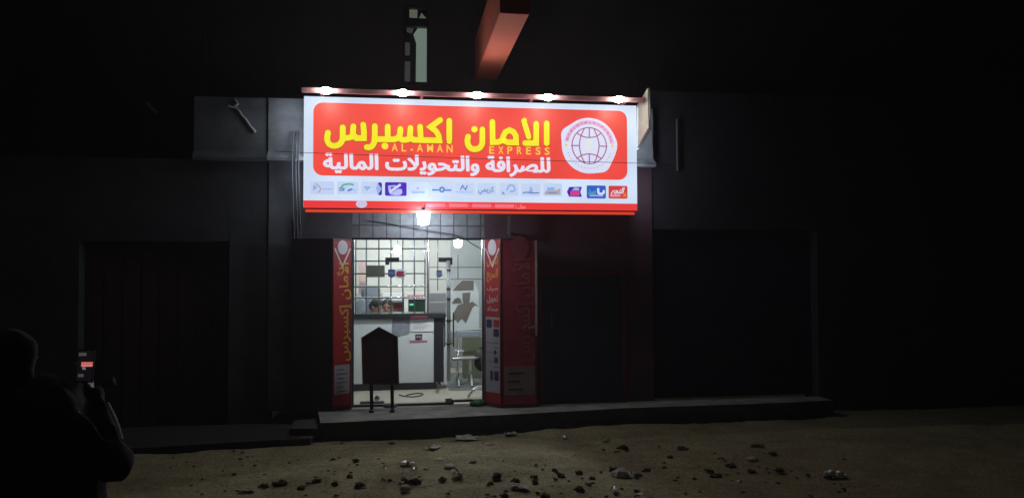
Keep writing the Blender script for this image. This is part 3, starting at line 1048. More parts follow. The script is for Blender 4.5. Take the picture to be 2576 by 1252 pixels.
# ================================================================== CABLES
MB().tube([at(690, 380.5, 9.9), at(762, 384, SY - 0.06), at(1180, 398.5, SY - 0.055), at(1603, 410.5, SY - 0.06), at(1702, 413, 9.95)], 0.0032, 6).build(
    'cable', blackm, label='thin dark cable stretched straight across the face of the red sign', cat='cable')
MB().tube([at(925, 556, 9.99), at(965, 560, 9.97), at(1014, 569, 9.96), at(1085, 581, 9.95), at(1155, 594, 9.95), at(1186, 612, 9.95), at(1216, 630, 9.93)], 0.006, 6, smooth=True).build(
    'cable', blackm, label='dark cable drooping over the top of the doorway below the hanging bulb', cat='cable')
o = MB()
for u, dx in ((738, 0), (747, 0.01), (754, -0.01)):
    o.tube([at(u, 330, 9.9) + Vector((0, 0, 0)), at(u - 3, 420, 9.78), at(u + 1, 560, 9.97), at(u + 3, 700, 9.97)], 0.008, 6, smooth=True)
o.build('cable_bundle', mat('grey_cable', (0.12, 0.12, 0.125), 0.6), label='bundle of grey cables hanging down the wall left of the sign', cat='cable')
o = MB().tube([at(1640, 322, 9.32), at(1641, 350, 9.5), at(1645, 400, 9.8)], 0.005, 6, smooth=True)
o.build('cable', blackm, label='short dark cable hanging below the tilted white plate', cat='cable')
# twisted pale rags / cable ends on the left wall
o = MB().tube([at(u, v, 9.93) for u, v in ((591, 250), (598, 262), (590, 268), (602, 280), (608, 290), (618, 300), (628, 316), (642, 332))], [0.012, 0.02], 7, smooth=True)
o.tube([at(u, v, 9.90) for u, v in ((574, 266), (586, 270), (596, 268))], 0.012, 6)
o.build('bracket_arm', mat('pale_bracket', (0.6, 0.6, 0.58), 0.6, var=0.3, scale=20), label='pale bent metal bracket sticking out of the wall left of the sign', cat='bracket')
o = MB().tube([at(u, v, 10.4) for u, v in ((369, 258), (380, 270), (394, 284))], 0.02, 7)
o.build('pipe_stub', mat('pale_pipe', (0.5, 0.5, 0.48), 0.6, var=0.3, scale=20), label='short pale slanted pipe stub high on the far left wall', cat='pipe')

# ================================================================== FOLDING DOOR LEAVES
TOPZ = LINT - 0.02


def leaf(a, b_, label, zt=TOPZ, m_=darkred):
    a, b_ = Vector(a), Vector(b_)
    r = (b_ - a)
    L = r.length
    pl = Plane(Vector((a.x, a.y, 0)), r)
    t = thing('door_leaf', label, 'door leaf', ((a + b_) / 2), 'folding door leaves beside the doorway')
    m = MB()
    m.quadbox([pl.p(0.004, 0.01), pl.p(L - 0.004, 0.01), pl.p(L - 0.004, zt), pl.p(0.004, zt)], -pl.n * 0.03)
    m.build('panel', m_, t)
    return t, pl, L


banner_red = mat('banner_red', (0.50, 0.035, 0.03), 0.5, var=0.15, scale=5)
banner_white = mat('banner_grey_white', (0.50, 0.48, 0.52), 0.5, var=0.1, scale=8)
banner_yellow = mat('banner_ochre', (0.80, 0.46, 0.08), 0.5)
banner_pale = mat('banner_pale', (0.72, 0.64, 0.64), 0.5)
banner_dark = mat('banner_navy', (0.05, 0.05, 0.10), 0.5)


def emblem_on(pl, L, t, zc):
    r = min(L * 0.26, 0.10)
    MB().disc(pl, (L / 2, zc), r, r * 1.25, off=0.010, n=20).build('emblem', banner_pale, t)
    MB().stroke(pl, [(0.03, zc - 0.02), (L / 2, zc - 0.24), (L - 0.03, zc - 0.02)], 0.022, off=0.0085).build('chevron', banner_pale, t)


gl0 = G(835, 1035)
gl1 = Vector((at(884, 900, 9.985).x, 9.985, 0))
t, pl, L = leaf(gl0, gl1, 'opened door leaf left of the doorway with a narrow red banner and yellow writing')
zf = lambda v: at(860, v, (gl0.y + gl1.y) / 2).z
ban = MB().rect(pl, 0.02, 0.06, L - 0.02, TOPZ - 0.03, off=0.003).build('banner', banner_red, t)
MB().rect(pl, 0.03, zf(990), L - 0.03, zf(917), off=0.006).build('banner_note', banner_white, t)
ln = MB()
for k_ in range(6):
    ln.rect(pl, 0.06, zf(984 - 11 * k_), L - 0.06 - 0.05 * (k_ % 2), zf(984 - 11 * k_) + 0.008, off=0.0085)
ln.build('banner_writing', banner_dark, t)
emblem_on(pl, L, t, zf(622))
o = MB()
write(o, pl, 'الأمان إكسبرس', L * 0.80, zf(908), width=zf(660) - zf(908), height=L * 0.58, offset=0.016, off=0.009, ang=R(90), arabic=True)
o.build('banner_lettering', banner_yellow, t)

gr0, gr1, gr2 = Vector((at(1220, 900, 9.985).x, 9.985, 0)), G(1261, 1026.5), G(1355, 1023.5)
t, pl, L = leaf(gr0, gr1, 'angled door leaf right of the doorway with red and grey price banner')
zf = lambda v: at(1240, v, (gr0.y + gr1.y) / 2).z
MB().rect(pl, 0.02, 0.05, L - 0.015, TOPZ - 0.02, off=0.003).build('banner', banner_red, t)
MB().rect(pl, 0.025, zf(986), L - 0.02, zf(797), off=0.006).build('banner_note', banner_white, t)
emblem_on(pl, L, t, zf(622))
o = MB()
write(o, pl, 'اتصل', 0.05, zf(664), width=L - 0.1, height=0.10, off=0.009, offset=0.01, arabic=True)
write(o, pl, 'السريع', 0.05, zf(697), width=L - 0.1, height=0.11, off=0.009, offset=0.01, arabic=True)
o.build('banner_lettering', banner_yellow, t)
o = MB()
write(o, pl, 'صرف', 0.05, zf(730), width=L - 0.1, height=0.06, off=0.009, offset=0.01, arabic=True)
write(o, pl, 'تحويل', 0.05, zf(757), width=L - 0.1, height=0.08, off=0.009, offset=0.01, arabic=True)
write(o, pl, 'سداد', 0.05, zf(781), width=L - 0.1, height=0.06, off=0.009, offset=0.01, arabic=True)
o.build('banner_lettering', banner_pale, t)
o = MB()
o.rect(pl, 0.04, zf(824), L * 0.46, zf(803), off=0.0085, r=0.02)
o.rect(pl, L * 0.56, zf(846), L - 0.03, zf(826), off=0.0085, r=0.02)
o.rect(pl, L * 0.36, zf(955), L * 0.52, zf(932), off=0.0085)
o.rect(pl, L * 0.60, zf(955), L - 0.04, zf(932), off=0.0085)
for k_ in range(6):
    o.rect(pl, L * (0.55 if k_ % 2 else 0.1), zf(862 + 12 * k_), L - 0.04, zf(862 + 12 * k_) + 0.006, off=0.0085)
o.disc(pl, (L * 0.72, zf(905)), 0.035, 0.04, off=0.009)
o.disc(pl, (L * 0.66, zf(885)), 0.025, 0.03, off=0.009)
o.build('banner_icon', banner_dark, t)
MB().rect(pl, L * 0.56, zf(822), L - 0.03, zf(803), off=0.0085, r=0.02).build('banner_icon', banner_red, t)

t, pl, L = leaf(gr1 + Vector((0.012, -0.0, 0)), gr2, 'flat dark red door leaf with shop name banner right of the doorway')
zf = lambda v: at(1308, v, gr1.y).z
maroon = mat('banner_maroon', (0.52, 0.05, 0.09), 0.45, var=0.2, scale=4)
MB().rect(pl, 0.02, 0.05, L - 0.04, TOPZ - 0.02, off=0.003).build('banner', maroon, t)
MB().rect(pl, 0.03, zf(992), L - 0.045, zf(921), off=0.006).build('banner_note', mat('banner_dull_pink', (0.36, 0.26, 0.26), 0.6, var=0.15, scale=8), t)
o = MB()
for k_, ww_ in enumerate((0.75, 0.55, 0.7)):
    o.rect(pl, 0.08, zf(940 + 20 * k_), 0.08 + (L - 0.2) * ww_, zf(940 + 20 * k_) + 0.02, off=0.0085)
o.build('banner_writing', banner_dark, t)
o = MB()
MB().disc(pl, (L * 0.5, zf(622)), 0.12, 0.14, off=0.0075).build('emblem', mat('emblem_faded', (0.46, 0.09, 0.12), 0.5), t)
write(o, pl, 'الأمان إكسبرس', L * 0.76, zf(908), width=zf(650) - zf(908), height=L * 0.50, offset=0.006, off=0.007, ang=R(90), arabic=True)
o.build('banner_lettering', mat('banner_faded', (0.56, 0.14, 0.11), 0.5), t)
MB().rect(pl, L - 0.040, 0.9, L - 0.012, TOPZ - 0.02, off=0.006, th=0.012).build('edge_strip', mat('pale_edge_strip', (0.8, 0.62, 0.62), 0.4), t)
o = MB().tube([pl.p(L - 0.11, 1.0, 0.02), pl.p(L - 0.03, 1.03, 0.02)], 0.010).tube([pl.p(L - 0.2, 1.0, 0.014), pl.p(L - 0.16, 1.02, 0.014)], 0.008)
o.build('latch', greymetal, t)
t, pl, L = leaf(gl0 + Vector((-0.50, 0.06, 0)), gl0 + Vector((-0.012, 0, 0)), 'unlit plain door leaf at the far left of the doorway', m_=mat('shaded_leaf', (0.03, 0.02, 0.022), 0.6))  # near-black colour stands in for the shade on this leaf

# ================================================================== GLASS SHOPFRONT
GY = 10.15
GP = Plane((0, GY, 0), (1, 0, 0))
gx = lambda u, v=800: at(u, v, GY).x
gz = lambda v, u=1050: at(u, v, GY).z
sf = thing('glass_shopfront', 'fixed clear glass shopfront panes beside and above the glass door', 'shopfront', ((XL + XR) / 2, GY, 0))
xd0, xd1 = gx(984), gx(1131)
zd = gz(657)
m = MB()
m.box((XL + 0.02, GY - 0.005, 0.03), (xd0 - 0.004, GY + 0.005, LINT - 0.02))
m.build('glass_pane', GLASS, sf)
m = MB().box((xd1 + 0.004, GY - 0.005, 0.06), (XR - 0.02, GY + 0.005, LINT - 0.02))
m.build('glass_pane', GLASS, sf)
m = MB().box((xd0, GY - 0.005, zd + 0.005), (xd1, GY + 0.005, LINT - 0.02))
m.build('glass_pane', GLASS, sf)
m = MB()
m.box((XL + 0.001, GY - 0.03, 0.002), (XL + 0.018, GY + 0.03, LINT - 0.001))
m.box((XR - 0.018, GY - 0.03, 0.002), (XR - 0.001, GY + 0.03, LINT - 0.001))
m.box((XL + 0.019, GY - 0.03, LINT - 0.02), (XR - 0.019, GY + 0.03, LINT - 0.001))
m.build('frame', mat('dark_bronze', (0.06, 0.045, 0.05), 0.4, 0.5), sf)
m = MB()
m.box((XL + 0.019, GY - 0.035, 0.002), (xd1 + 0.05, GY + 0.035, 0.028))
m.box((xd1 + 0.02, GY - 0.03, 0.029), (XR - 0.019, GY + 0.03, 0.058))
m.build('bottom_rail', mat('dark_green_rail', (0.05, 0.06, 0.05), 0.4, 0.4, var=0.3, scale=20), sf)
m = MB().rect(GP, *GP.px(920, 697), *GP.px(968, 667), off=0.012)
m.build('notice', mat('olive_paper', (0.19, 0.20, 0.15), 0.85, var=0.15, scale=9), sf)
navyst = mat('navy_sticker', (0.07, 0.10, 0.26), 0.5)
redst = mat('red_sticker', (0.45, 0.05, 0.08), 0.5)
palest = mat('pale_sticker', (0.75, 0.75, 0.85), 0.5)


def shield(c, w_, h_, o):
    return o.poly(GP, [(c[0] - w_, c[1] + h_), (c[0] - w_, c[1] - h_ * .6), (c[0], c[1] - h_), (c[0] + w_, c[1] - h_ * .6), (c[0] + w_, c[1] + h_)], 0.011)


gd = thing('glass_door', 'frameless glass door with black corner fittings and tall white handle', 'door', ((xd0 + xd1) / 2, GY, 0))
MB().box((xd0, GY - 0.006, 0.035), (xd1, GY + 0.006, zd)).build('glass_pane', GLASS, gd)
m = MB()
m.box((gx(969), GY - 0.022, gz(659)), (gx(1004), GY + 0.022, gz(647.5)))
m.box((gx(969), GY - 0.022, gz(666)), (gx(979), GY + 0.022, gz(659.2)))
m.build('patch_fitting', blackm, gd)
m = MB()
m.box((gx(1103), GY - 0.022, gz(659)), (gx(1138), GY + 0.022, gz(647.5)))
m.box((gx(1126), GY - 0.022, gz(666)), (gx(1138), GY + 0.022, gz(659.2)))
m.build('patch_fitting', blackm, gd)
m = MB().box((gx(1120), GY - 0.03, 0.03), (gx(1137), GY + 0.03, gz(1003)))
m.build('patch_fitting', greymetal, gd)
hx = gx(1127.5)
m = MB().tube([(hx, GY - 0.07, gz(957)), (hx, GY - 0.07, gz(655))], 0.025, 12)
wh = mat('white_handle', (0.86, 0.88, 0.88), 0.35)
t_ = wh.node_tree
tl = t_.nodes.new('ShaderNodeBsdfTranslucent')
tl.inputs[0].default_value = (0.9, 0.93, 0.93, 1)
mx_ = t_.nodes.new('ShaderNodeMixShader')
mx_.inputs[0].default_value = 0.6
t_.links.new(t_.nodes['Principled BSDF'].outputs[0], mx_.inputs[1])
t_.links.new(tl.outputs[0], mx_.inputs[2])
t_.links.new(mx_.outputs[0], t_.nodes['Material Output'].inputs[0])
h = m.build('handle', wh, gd)
m = MB()
for v in (680, 727, 752, 807, 865):
    m.box((hx - 0.026, GY - 0.098, gz(v) - 0.010), (hx + 0.026, GY - 0.04, gz(v) + 0.010))
m.build('clamp', chrome, h)
m = MB()
for u in (1118.5, 1140):
    m.box((gx(u) - 0.008, GY - 0.06, gz(872)), (gx(u) + 0.008, GY - 0.03, gz(786)))
for v in (806, 864):
    m.box((gx(1118.5), GY - 0.062, gz(v) - 0.006), (gx(1140), GY - 0.032, gz(v) + 0.006))
m.build('lock_bar', blackm, gd)
o = MB()
shield(GP.px(985, 688), 0.044, 0.055, o)
shield(GP.px(1105, 689), 0.036, 0.048, o)
o.build('sticker', navyst, gd)
o = MB()
for c_ in ((985, 688), (1105, 689)):
    s_, t_ = GP.px(*c_)
    o.rect(GP, s_ - 0.03, t_ - 0.016, s_ + 0.03, t_ - 0.006, off=0.013)
    o.rect(GP, s_ - 0.03, t_ + 0.008, s_ + 0.03, t_ + 0.02, off=0.013)
o.build('sticker_writing', mat('sticker_grey', (0.3, 0.35, 0.5), 0.5), gd)
s_, t_ = GP.px(1007, 688)
MB().disc(GP, (s_, t_), 0.075, 0.065, off=0.009).build('sticker', palest, gd)
o = MB().poly(GP, [(s_ - 0.055, t_), (s_ - 0.035, t_ - 0.032), (s_ + 0.045, t_ - 0.032), (s_ + 0.045, t_ + 0.032), (s_ - 0.035, t_ + 0.032)], 0.013)
o.build('sticker', redst, gd)

# ================================================================== INSIDE THE SHOP
YC = 11.55
cz = at(1000, 788, YC).z
ct = thing('service_counter', 'white service counter with black granite top and black edges inside the shop', 'counter', (at(1000, 900, YC).x, YC, 0))
cxl, cxr = IX0 + 0.002, at(1093, 900, YC).x
cxe = at(1116, 900, YC).x
MB().bbox((cxl, YC - 0.06, cz - 0.075), (cxe + 0.03, YC + 0.55, cz), 0.008).build('countertop', darktop, ct)
MB().box((cxl, YC, 0.10), (cxr - 0.01, YC + 0.03, cz - 0.076)).build('front_panel', laminate, ct)
MB().box((cxl, YC - 0.012, 0.0015), (cxr + 0.02, YC + 0.04, 0.099)).build('kick_plate', blackm, ct)
m = MB()
m.box((cxr - 0.008, YC - 0.012, 0.10), (cxe, YC + 0.5, cz - 0.077))
m.build('end_panel', blackm, ct)
MB().box((cxe + 0.006, YC + 0.05, 0.06), (cxe + 0.06, YC + 0.45, cz - 0.077)).build('side_strip', laminate, ct)
YP = Plane((0, YC, 0), (1, 0, 0))


def sheet(name, pts, m, label, cat, pl=YP, off=0.006, group=None):
    return MB().poly(pl, [pl.px(*p) for p in pts], off, 0.004).build(name, m, label=label, cat=cat, group=group)


sheet('poster', [(986, 838), (1006, 846), (1029, 838), (1031, 803), (987, 801)], mat('crumpled_grey', (0.34, 0.35, 0.40), 0.8, var=0.45, scale=12, bump=0.4),
      'crumpled grey poster on the front of the white counter', 'poster')
nz = thing('notice_paper', 'white printed notice with fine grey lines at the counter top right', 'notice', YP.p(*YP.px(1062, 832)))
MB().poly(YP, [YP.px(*p) for p in ((1032, 833), (1091, 833), (1091, 800), (1034, 800))], 0.012, 0.004).build('paper', whitepaint, nz)
o = MB()
for k_ in range(6):
    o.rect(YP, *YP.px(1040, 806.5 + 4 * k_), *YP.px(1078 - 6 * (k_ % 3), 805 + 4 * k_), off=0.0145, th=0.002)
o.build('printed_lines', mat('grey_ink', (0.42, 0.42, 0.48), 0.7), nz)
nz = thing('label_sticker', 'small black label above a pink strip on the white counter', 'label', YP.p(*YP.px(1052, 858)))
MB().rect(YP, *YP.px(1045, 853), *YP.px(1062, 840), off=0.010).build('black_label', mat('label_plum', (0.05, 0.025, 0.05), 0.5), nz)
o = MB().disc(YP, YP.px(1050, 846.5), 0.018, 0.02, off=0.0125, n=10).disc(YP, YP.px(1057, 846.5), 0.018, 0.02, off=0.0125, n=10)
o.build('label_mark', mat('label_grey', (0.3, 0.26, 0.3), 0.5), nz)
MB().rect(YP, *YP.px(1031, 859.5), *YP.px(1075, 855), off=0.010).build('pink_strip', mat('pink_strip', (0.60, 0.16, 0.22), 0.5), nz)
sheet('red_strip', [(1032, 800), (1076, 799), (1074, 793), (1034, 795)], mat('dull_red_strip', (0.24, 0.03, 0.07), 0.5), 'dark red strip stuck under the counter top edge', 'strip',
      Plane((0, YC - 0.06, 0), (1, 0, 0)))

# teller grille of thin bars standing on the counter
YG = YC + 0.10
gg = thing('teller_grille', 'tall grid of thin dark bars standing on the counter between staff and customers', 'grille', (at(985, 788, YG).x, YG, cz))
steel = mat('grille_steel', (0.10, 0.11, 0.13), 0.3, 0.7)
gX = lambda u: at(u, 700, YG).x
gZ = lambda v: at(985, v, YG).z
o = MB()
for u in (895, 921.5, 953, 983.5, 1013.5, 1042.5, 1069):
    o.tube([(gX(u), YG, cz), (gX(u), YG, gZ(585))], 0.0105, 6)
o.build('upright_bars', steel, gg)
o = MB()
for v in (625.5, 656.5, 688):
    o.tube([(gX(886), YG - 0.013, gZ(v)), (gX(1072), YG - 0.013, gZ(v))], 0.0105, 6)
o.build('cross_bars', steel, gg)
o = MB()
for v in (720, 748):
    o.tube([(gX(886), YG - 0.016, gZ(v)), (gX(1072), YG - 0.016, gZ(v))], 0.014, 10)
    for u in (983.5, 1013.5, 1042.5, 1069):
        o.ball((gX(u), YG - 0.03, gZ(v)), 0.019, 10, 7)
o.build('chrome_rails', chrome, gg)
MB().tube([(gX(1077), YG, cz), (gX(1077), YG, gZ(575))], 0.022, 12).build('post', mat('brown_chrome', (0.45, 0.38, 0.40), 0.22, 0.9), gg)
Y2 = YC + 0.45
o = MB()
for v in (672, 702):
    o.tube([(at(1081, 700, Y2).x, Y2, at(1100, v, Y2).z), (at(1218, 700, Y2).x, Y2, at(1100, v, Y2).z)], 0.008, 6)
for u in (1101, 1152):
    o.tube([(at(u, 700, Y2).x, Y2 - 0.01, at(u, 730 if u == 1101 else 702, Y2).z), (at(u, 700, Y2).x, Y2 - 0.01, at(u, 640 if u == 1152 else 600, Y2).z)], 0.008, 6)
o.build('return_bars', steel, gg)
o = MB()
for v0, v1 in ((758, 738), (786, 761)):
    o.box((at(1081, 700, Y2).x, Y2 + 0.01, at(1100, v0, Y2).z), (at(1122, 700, Y2).x, Y2 + 0.03, at(1100, v1, Y2).z))
o.build('grey_panels', mat('panel_grey', (0.17, 0.17, 0.17), 0.5, var=0.1, scale=5), gg)

# lamps inside
bulbm = mat('indoor_bulb_glow', (1, 1, 1), 0.3, emit=(0.92, 0.94, 1.0), es=215)
bulbf = mat('front_bulb_glow', (1, 1, 1), 0.3, emit=(0.90, 0.94, 1.0), es=720)


def bulb(u, v, Y, label, r=0.058, bulbm=bulbm):
    p = at(u, v, Y)
    t = thing('ceiling_bulb', label, 'bulb', p, 'bulbs inside the shop')
    MB().ball(p, (r, r, r * 1.15)).build('bulb', bulbm, t)
    MB().lathe(p + Vector((0, 0, r * 1.1)), [(0.03, 0), (0.028, 0.05), (0.016, 0.07)]).build('socket', whitepaint, t)
    MB().tube([p + Vector((0, 0, r * 1.1 + 0.06)), (p.x, p.y, IZ - 0.001)], 0.005, 6).build('cord', blackm, t)


bulb(1000, 631, 12.6, 'round white bulb hanging behind the teller grille')
bulb(1152, 611, 10.75, 'round white bulb hanging just inside the glass right of the grille', 0.056, bulbf)
bulb(979, 594, 13.2, 'farthest white bulb half hidden at the top of the doorway', 0.05)

# back of the shop
BP = Plane((0, IYB - 0.02, 0), (1, 0, 0))
sheet('wall_paper', [(905, 680), (919, 680), (919, 656), (905, 656)], mat('pink_paper', (0.72, 0.50, 0.50), 0.8), 'pale pink paper, topmost on the back wall at the left', 'paper', BP)
sheet('wall_paper', [(905, 709), (919, 709), (919, 682), (905, 682)], mat('peach_paper', (0.70, 0.52, 0.42), 0.8), 'peach paper in the middle of the left column on the back wall', 'paper', BP)
sheet('wall_paper', [(904, 738), (919, 738), (919, 711), (904, 711)], mat('mauve_paper', (0.42, 0.28, 0.34), 0.8), 'mauve paper lowest in the left column on the back wall', 'paper', BP)
yb = IYB - 0.5
cb = thing('white_cabinet', 'white display cabinet with red striped header and dark glass at the back', 'cabinet', (at(1045, 780, yb).x, yb, 0))
k0, k1 = at(1017, 700, yb).x, at(1074, 700, yb).x
zt_, zh = at(1045, 735, yb).z, at(1045, 752, yb).z
zs = at(1045, 788, yb).z - 0.1
o = MB()
o.box((k0, yb, 0.002), (k0 + 0.07, yb + 0.45, zh))
o.box((k1 - 0.035, yb, 0.002), (k1, yb + 0.45, zh))
o.box((k0 + 0.0705, yb + 0.02, 0.002), (k1 - 0.0355, yb + 0.45, zs))
o.box((k0, yb - 0.01, zh + 0.001), (k1, yb + 0.45, zt_))
o.build('body', whitepaint, cb)
MB().box((k0 + 0.05, yb - 0.016, at(1045, 745, yb).z), (k1 - 0.02, yb - 0.0105, at(1045, 741.5, yb).z)).build('stripe', mat('red_stripe', (0.7, 0.09, 0.08), 0.5), cb)
MB().box((k0 + 0.071, yb + 0.03, zs + 0.001), (k1 - 0.036, yb + 0.04, zh - 0.001)).build('glass_front', mat('dark_green_glass', (0.02, 0.05, 0.03), 0.15), cb)
g0 = at(1036, 766, yb)
MB().ball((g0.x, yb + 0.02, g0.z), (0.045, 0.012, 0.018)).build('green_light', mat('green_lamp', (0.1, 0.6, 0.3), 0.3, emit=(0.1, 0.75, 0.3), es=0.5), cb)
o = MB().bbox((at(962, 700, yb).x, yb + 0.05, at(985, 756, yb).z), (at(1014, 700, yb).x, yb + 0.4, at(985, 737, yb).z), 0.01)
sh = thing('wall_shelf', 'white boxy shelf on the back wall above the seated men', 'shelf', (at(988, 756, yb).x, yb + 0.2, at(985, 756, yb).z))
o.build('box', whitepaint, sh)
MB().box((at(958, 700, yb).x, yb + 0.02, at(985, 759.5, yb).z), (at(1016, 700, yb).x, IYB - 0.021, at(985, 756.3, yb).z)).build('board', greymetal, sh)
rb = thing('red_banner', 'small red and salmon poster hung on the back wall beside the seated man', 'poster', BP.p(*BP.px(1002, 786)))
MB().poly(BP, [BP.px(*p) for p in ((990, 812), (1016, 812), (1016, 764), (990, 764))], 0.006, 0.004).build('sheet', mat('salmon_paper', (0.5, 0.22, 0.17), 0.8, var=0.2, scale=10), rb)
MB().poly(BP, [BP.px(*p) for p in ((991, 774), (1015.5, 772), (1015.5, 765), (991, 765))], 0.010, 0.003).build('header', mat('poster_red', (0.5, 0.04, 0.04), 0.7), rb)
MB().poly(BP, [BP.px(*p) for p in ((1005, 812), (1015.5, 812), (1015.5, 778), (1011, 780))], 0.010, 0.003).build('pale_part', creamwall, rb)
# office chair with a tall grey back
yk = 12.9
oc = thing('office_chair', 'tall grey office chair back behind the counter at the left', 'chair', (at(933, 780, yk).x, yk, 0))
cc = at(932, 757, yk)
o = MB()
o.bbox((cc.x - 0.15, yk, cc.z - 0.45), (cc.x + 0.16, yk + 0.08, cc.z + 0.24), 0.038)
o.build('backrest', mat('grey_blue_vinyl', (0.22, 0.25, 0.29), 0.5, var=0.1, scale=10), oc)
MB().bbox((cc.x - 0.24, yk - 0.42, 0.42), (cc.x + 0.24, yk + 0.04, 0.50), 0.03).build('seat', mat('grey_blue_vinyl', (0.22, 0.25, 0.29), 0.5), oc)
MB().tube([(cc.x, yk - 0.19, 0.08), (cc.x, yk - 0.19, 0.42)], 0.03).build('column', blackm, oc)
o = MB()
for k_ in range(5):
    a = 2 * math.pi * k_ / 5
    o.tube([(cc.x, yk - 0.19, 0.09), (cc.x + 0.28 * math.cos(a), yk - 0.19 + 0.28 * math.sin(a), 0.04)], 0.02)
    o.ball((cc.x + 0.28 * math.cos(a), yk - 0.19 + 0.28 * math.sin(a), 0.027), 0.025, 8, 6)
o.build('base', blackm, oc)
o = MB().bbox((at(897, 700, 12.4).x, 12.4, 0.55), (at(919, 700, 12.4).x, 12.7, at(905, 752, 12.4).z), 0.03)
o.build('cardboard_sack', mat('pale_blue_sack', (0.42, 0.47, 0.54), 0.8, var=0.3, scale=8), label='pale blue sack standing upright behind the counter at far left', cat='sack')
o = MB().box((at(895, 700, 12.4).x, 12.38, 0.002), (at(921, 700, 12.4).x, 12.72, 0.549))
o.build('side_cupboard', whitepaint, label='white cupboard under the pale blue sack behind the counter', cat='cupboard')

# torn poster on the right of the back area
YT = 12.9
TP = Plane((0, YT, 0), (1, 0, 0))
TC = lambda x, y: TP.px((1740 + x / 4.175) / 1.56522, (1040 + y / 4.175) / 1.56522)
ts = thing('torn_poster_board', 'white board with torn brown poster remains standing at the right', 'board', TP.p(*TC(410, 1110)))
MB().poly(TP, [TC(*p) for p in ((140, 1105), (612, 1100), (612, 690), (600, 440), (530, 250), (330, 262), (150, 430))], 0.0, 0.02).build(
    'board', mat('board_white', (0.62, 0.68, 0.68), 0.6, var=0.12, scale=5), ts)
br_ = mat('brown_poster', (0.17, 0.145, 0.125), 0.8, var=0.2, scale=6)
MB().poly(TP, [TC(*p) for p in ((170, 432), (300, 432), (520, 430), (525, 266), (335, 266), (250, 345))], 0.005, 0.004).build('poster_scrap', br_, ts)
MB().poly(TP, [TC(*p) for p in ((190, 800), (190, 905), (240, 930), (262, 972), (300, 915), (330, 900), (395, 972), (440, 860), (500, 720), (540, 680), (610, 695), (500, 610), (450, 640), (470, 460), (335, 470), (338, 560), (352, 640), (262, 668))], 0.006, 0.004).build(
    'poster_scrap', br_, ts)
MB().poly(TP, [TC(*p) for p in ((160, 650), (330, 640), (300, 560), (260, 545), (210, 570))], 0.007, 0.004).build('poster_scrap', br_, ts)
MB().rect(TP, *TC(205, 1195), *TC(640, 1112), off=0.004, th=0.02).build('blue_strip', mat('grey_blue_plastic', (0.30, 0.36, 0.44), 0.5, var=0.3, scale=12), ts)
o = MB()
for x in (260, 560):
    q = TC(x, 1195)
    pz = TP.p(*q)
    o.tube([(pz.x, YT + 0.03, 0.002), (pz.x, YT + 0.03, pz.z)], 0.02)
o.build('leg', greymetal, ts)
YB2 = 12.6
o = MB().bbox((at(1166, 900, YB2).x, YB2 + 0.02, 0.004), (at(1212, 900, YB2).x, YB2 + 0.28, at(1190, 848, YB2).z), 0.01)
o.build('olive_cabinet', mat('olive_cupboard', (0.13, 0.14, 0.08), 0.6, var=0.2, scale=6), label='low olive green cupboard behind the chrome waiting bench', cat='cupboard')
o = MB().ball((at(1210, 900, 12.0).x, 12.0, at(1208, 905, 12.0).z), (0.11, 0.12, 0.17))
o.tube([(at(1206, 900, 12.0).x, 12.0, at(1208, 885, 12.0).z), (at(1210, 900, 12.0).x, 12.0, at(1208, 872, 12.0).z), (at(1216, 900, 12.0).x, 12.0, at(1208, 885, 12.0).z)], 0.012, smooth=True)
o.build('black_bag', mat('dark_bag', (0.03, 0.035, 0.03), 0.7, var=0.3, scale=15), label='dark bag resting at the right end of the chrome waiting bench', cat='bag')
# chrome waiting bench
YW = 11.75
KW = lambda x, y, Y=YW: at((1720 + x / 3.9125) / 1.56522, (1280 + y / 3.9125) / 1.56522, Y)
bw = thing('waiting_bench', 'chrome framed waiting bench behind the glass at the right', 'bench', Vector((KW(430, 900).x, YW, 0)))
o = MB()
s_a, s_b, s_c, s_d = KW(250, 640, YW - 0.1), KW(580, 600, YW - 0.1), KW(720, 545, YW + 0.35), KW(330, 500, YW + 0.35)
zz = 0.42
for p_ in (s_a, s_b, s_c, s_d):
    p_.z = zz
o.quadbox([s_a, s_b, s_c, s_d], (0, 0, -0.015))
o.build('seat', greymetal, bw)
o = MB()
o.tube([s_a + Vector((0, 0, 0.012)), s_b + Vector((0, 0, 0.012))], 0.016)
o.tube([s_a, s_d + Vector((0, 0, 0.02)), s_d + Vector((-0.02, 0.08, 0.40))], 0.014, smooth=True)
o.tube([s_b, s_c + Vector((0, 0, 0.02)), s_c + Vector((0.02, 0.08, 0.40))], 0.014, smooth=True)
o.tube([s_d + Vector((-0.02, 0.08, 0.40)), s_c + Vector((0.02, 0.08, 0.40))], 0.014)
o.tube([KW(270, 378, YW), KW(415, 395, YW)], 0.014)
o.build('frame', chrome, bw)
o = MB()
mid = (s_a + s_b) / 2
for a_, sgn in ((s_a.lerp(s_b, 0.25), -1), (s_a.lerp(s_b, 0.85), 1)):
    o.tube([a_ + Vector((0, 0.2, -0.01)), Vector((a_.x, a_.y + 0.2, 0.20))], 0.02)
    o.tube([Vector((a_.x, a_.y - 0.10, 0.03)), Vector((a_.x, a_.y + 0.08, 0.18)), Vector((a_.x, a_.y + 0.2, 0.21)), Vector((a_.x, a_.y + 0.32, 0.18)), Vector((a_.x, a_.y + 0.5, 0.03))], 0.018, smooth=True)
o.build('legs', chrome, bw)
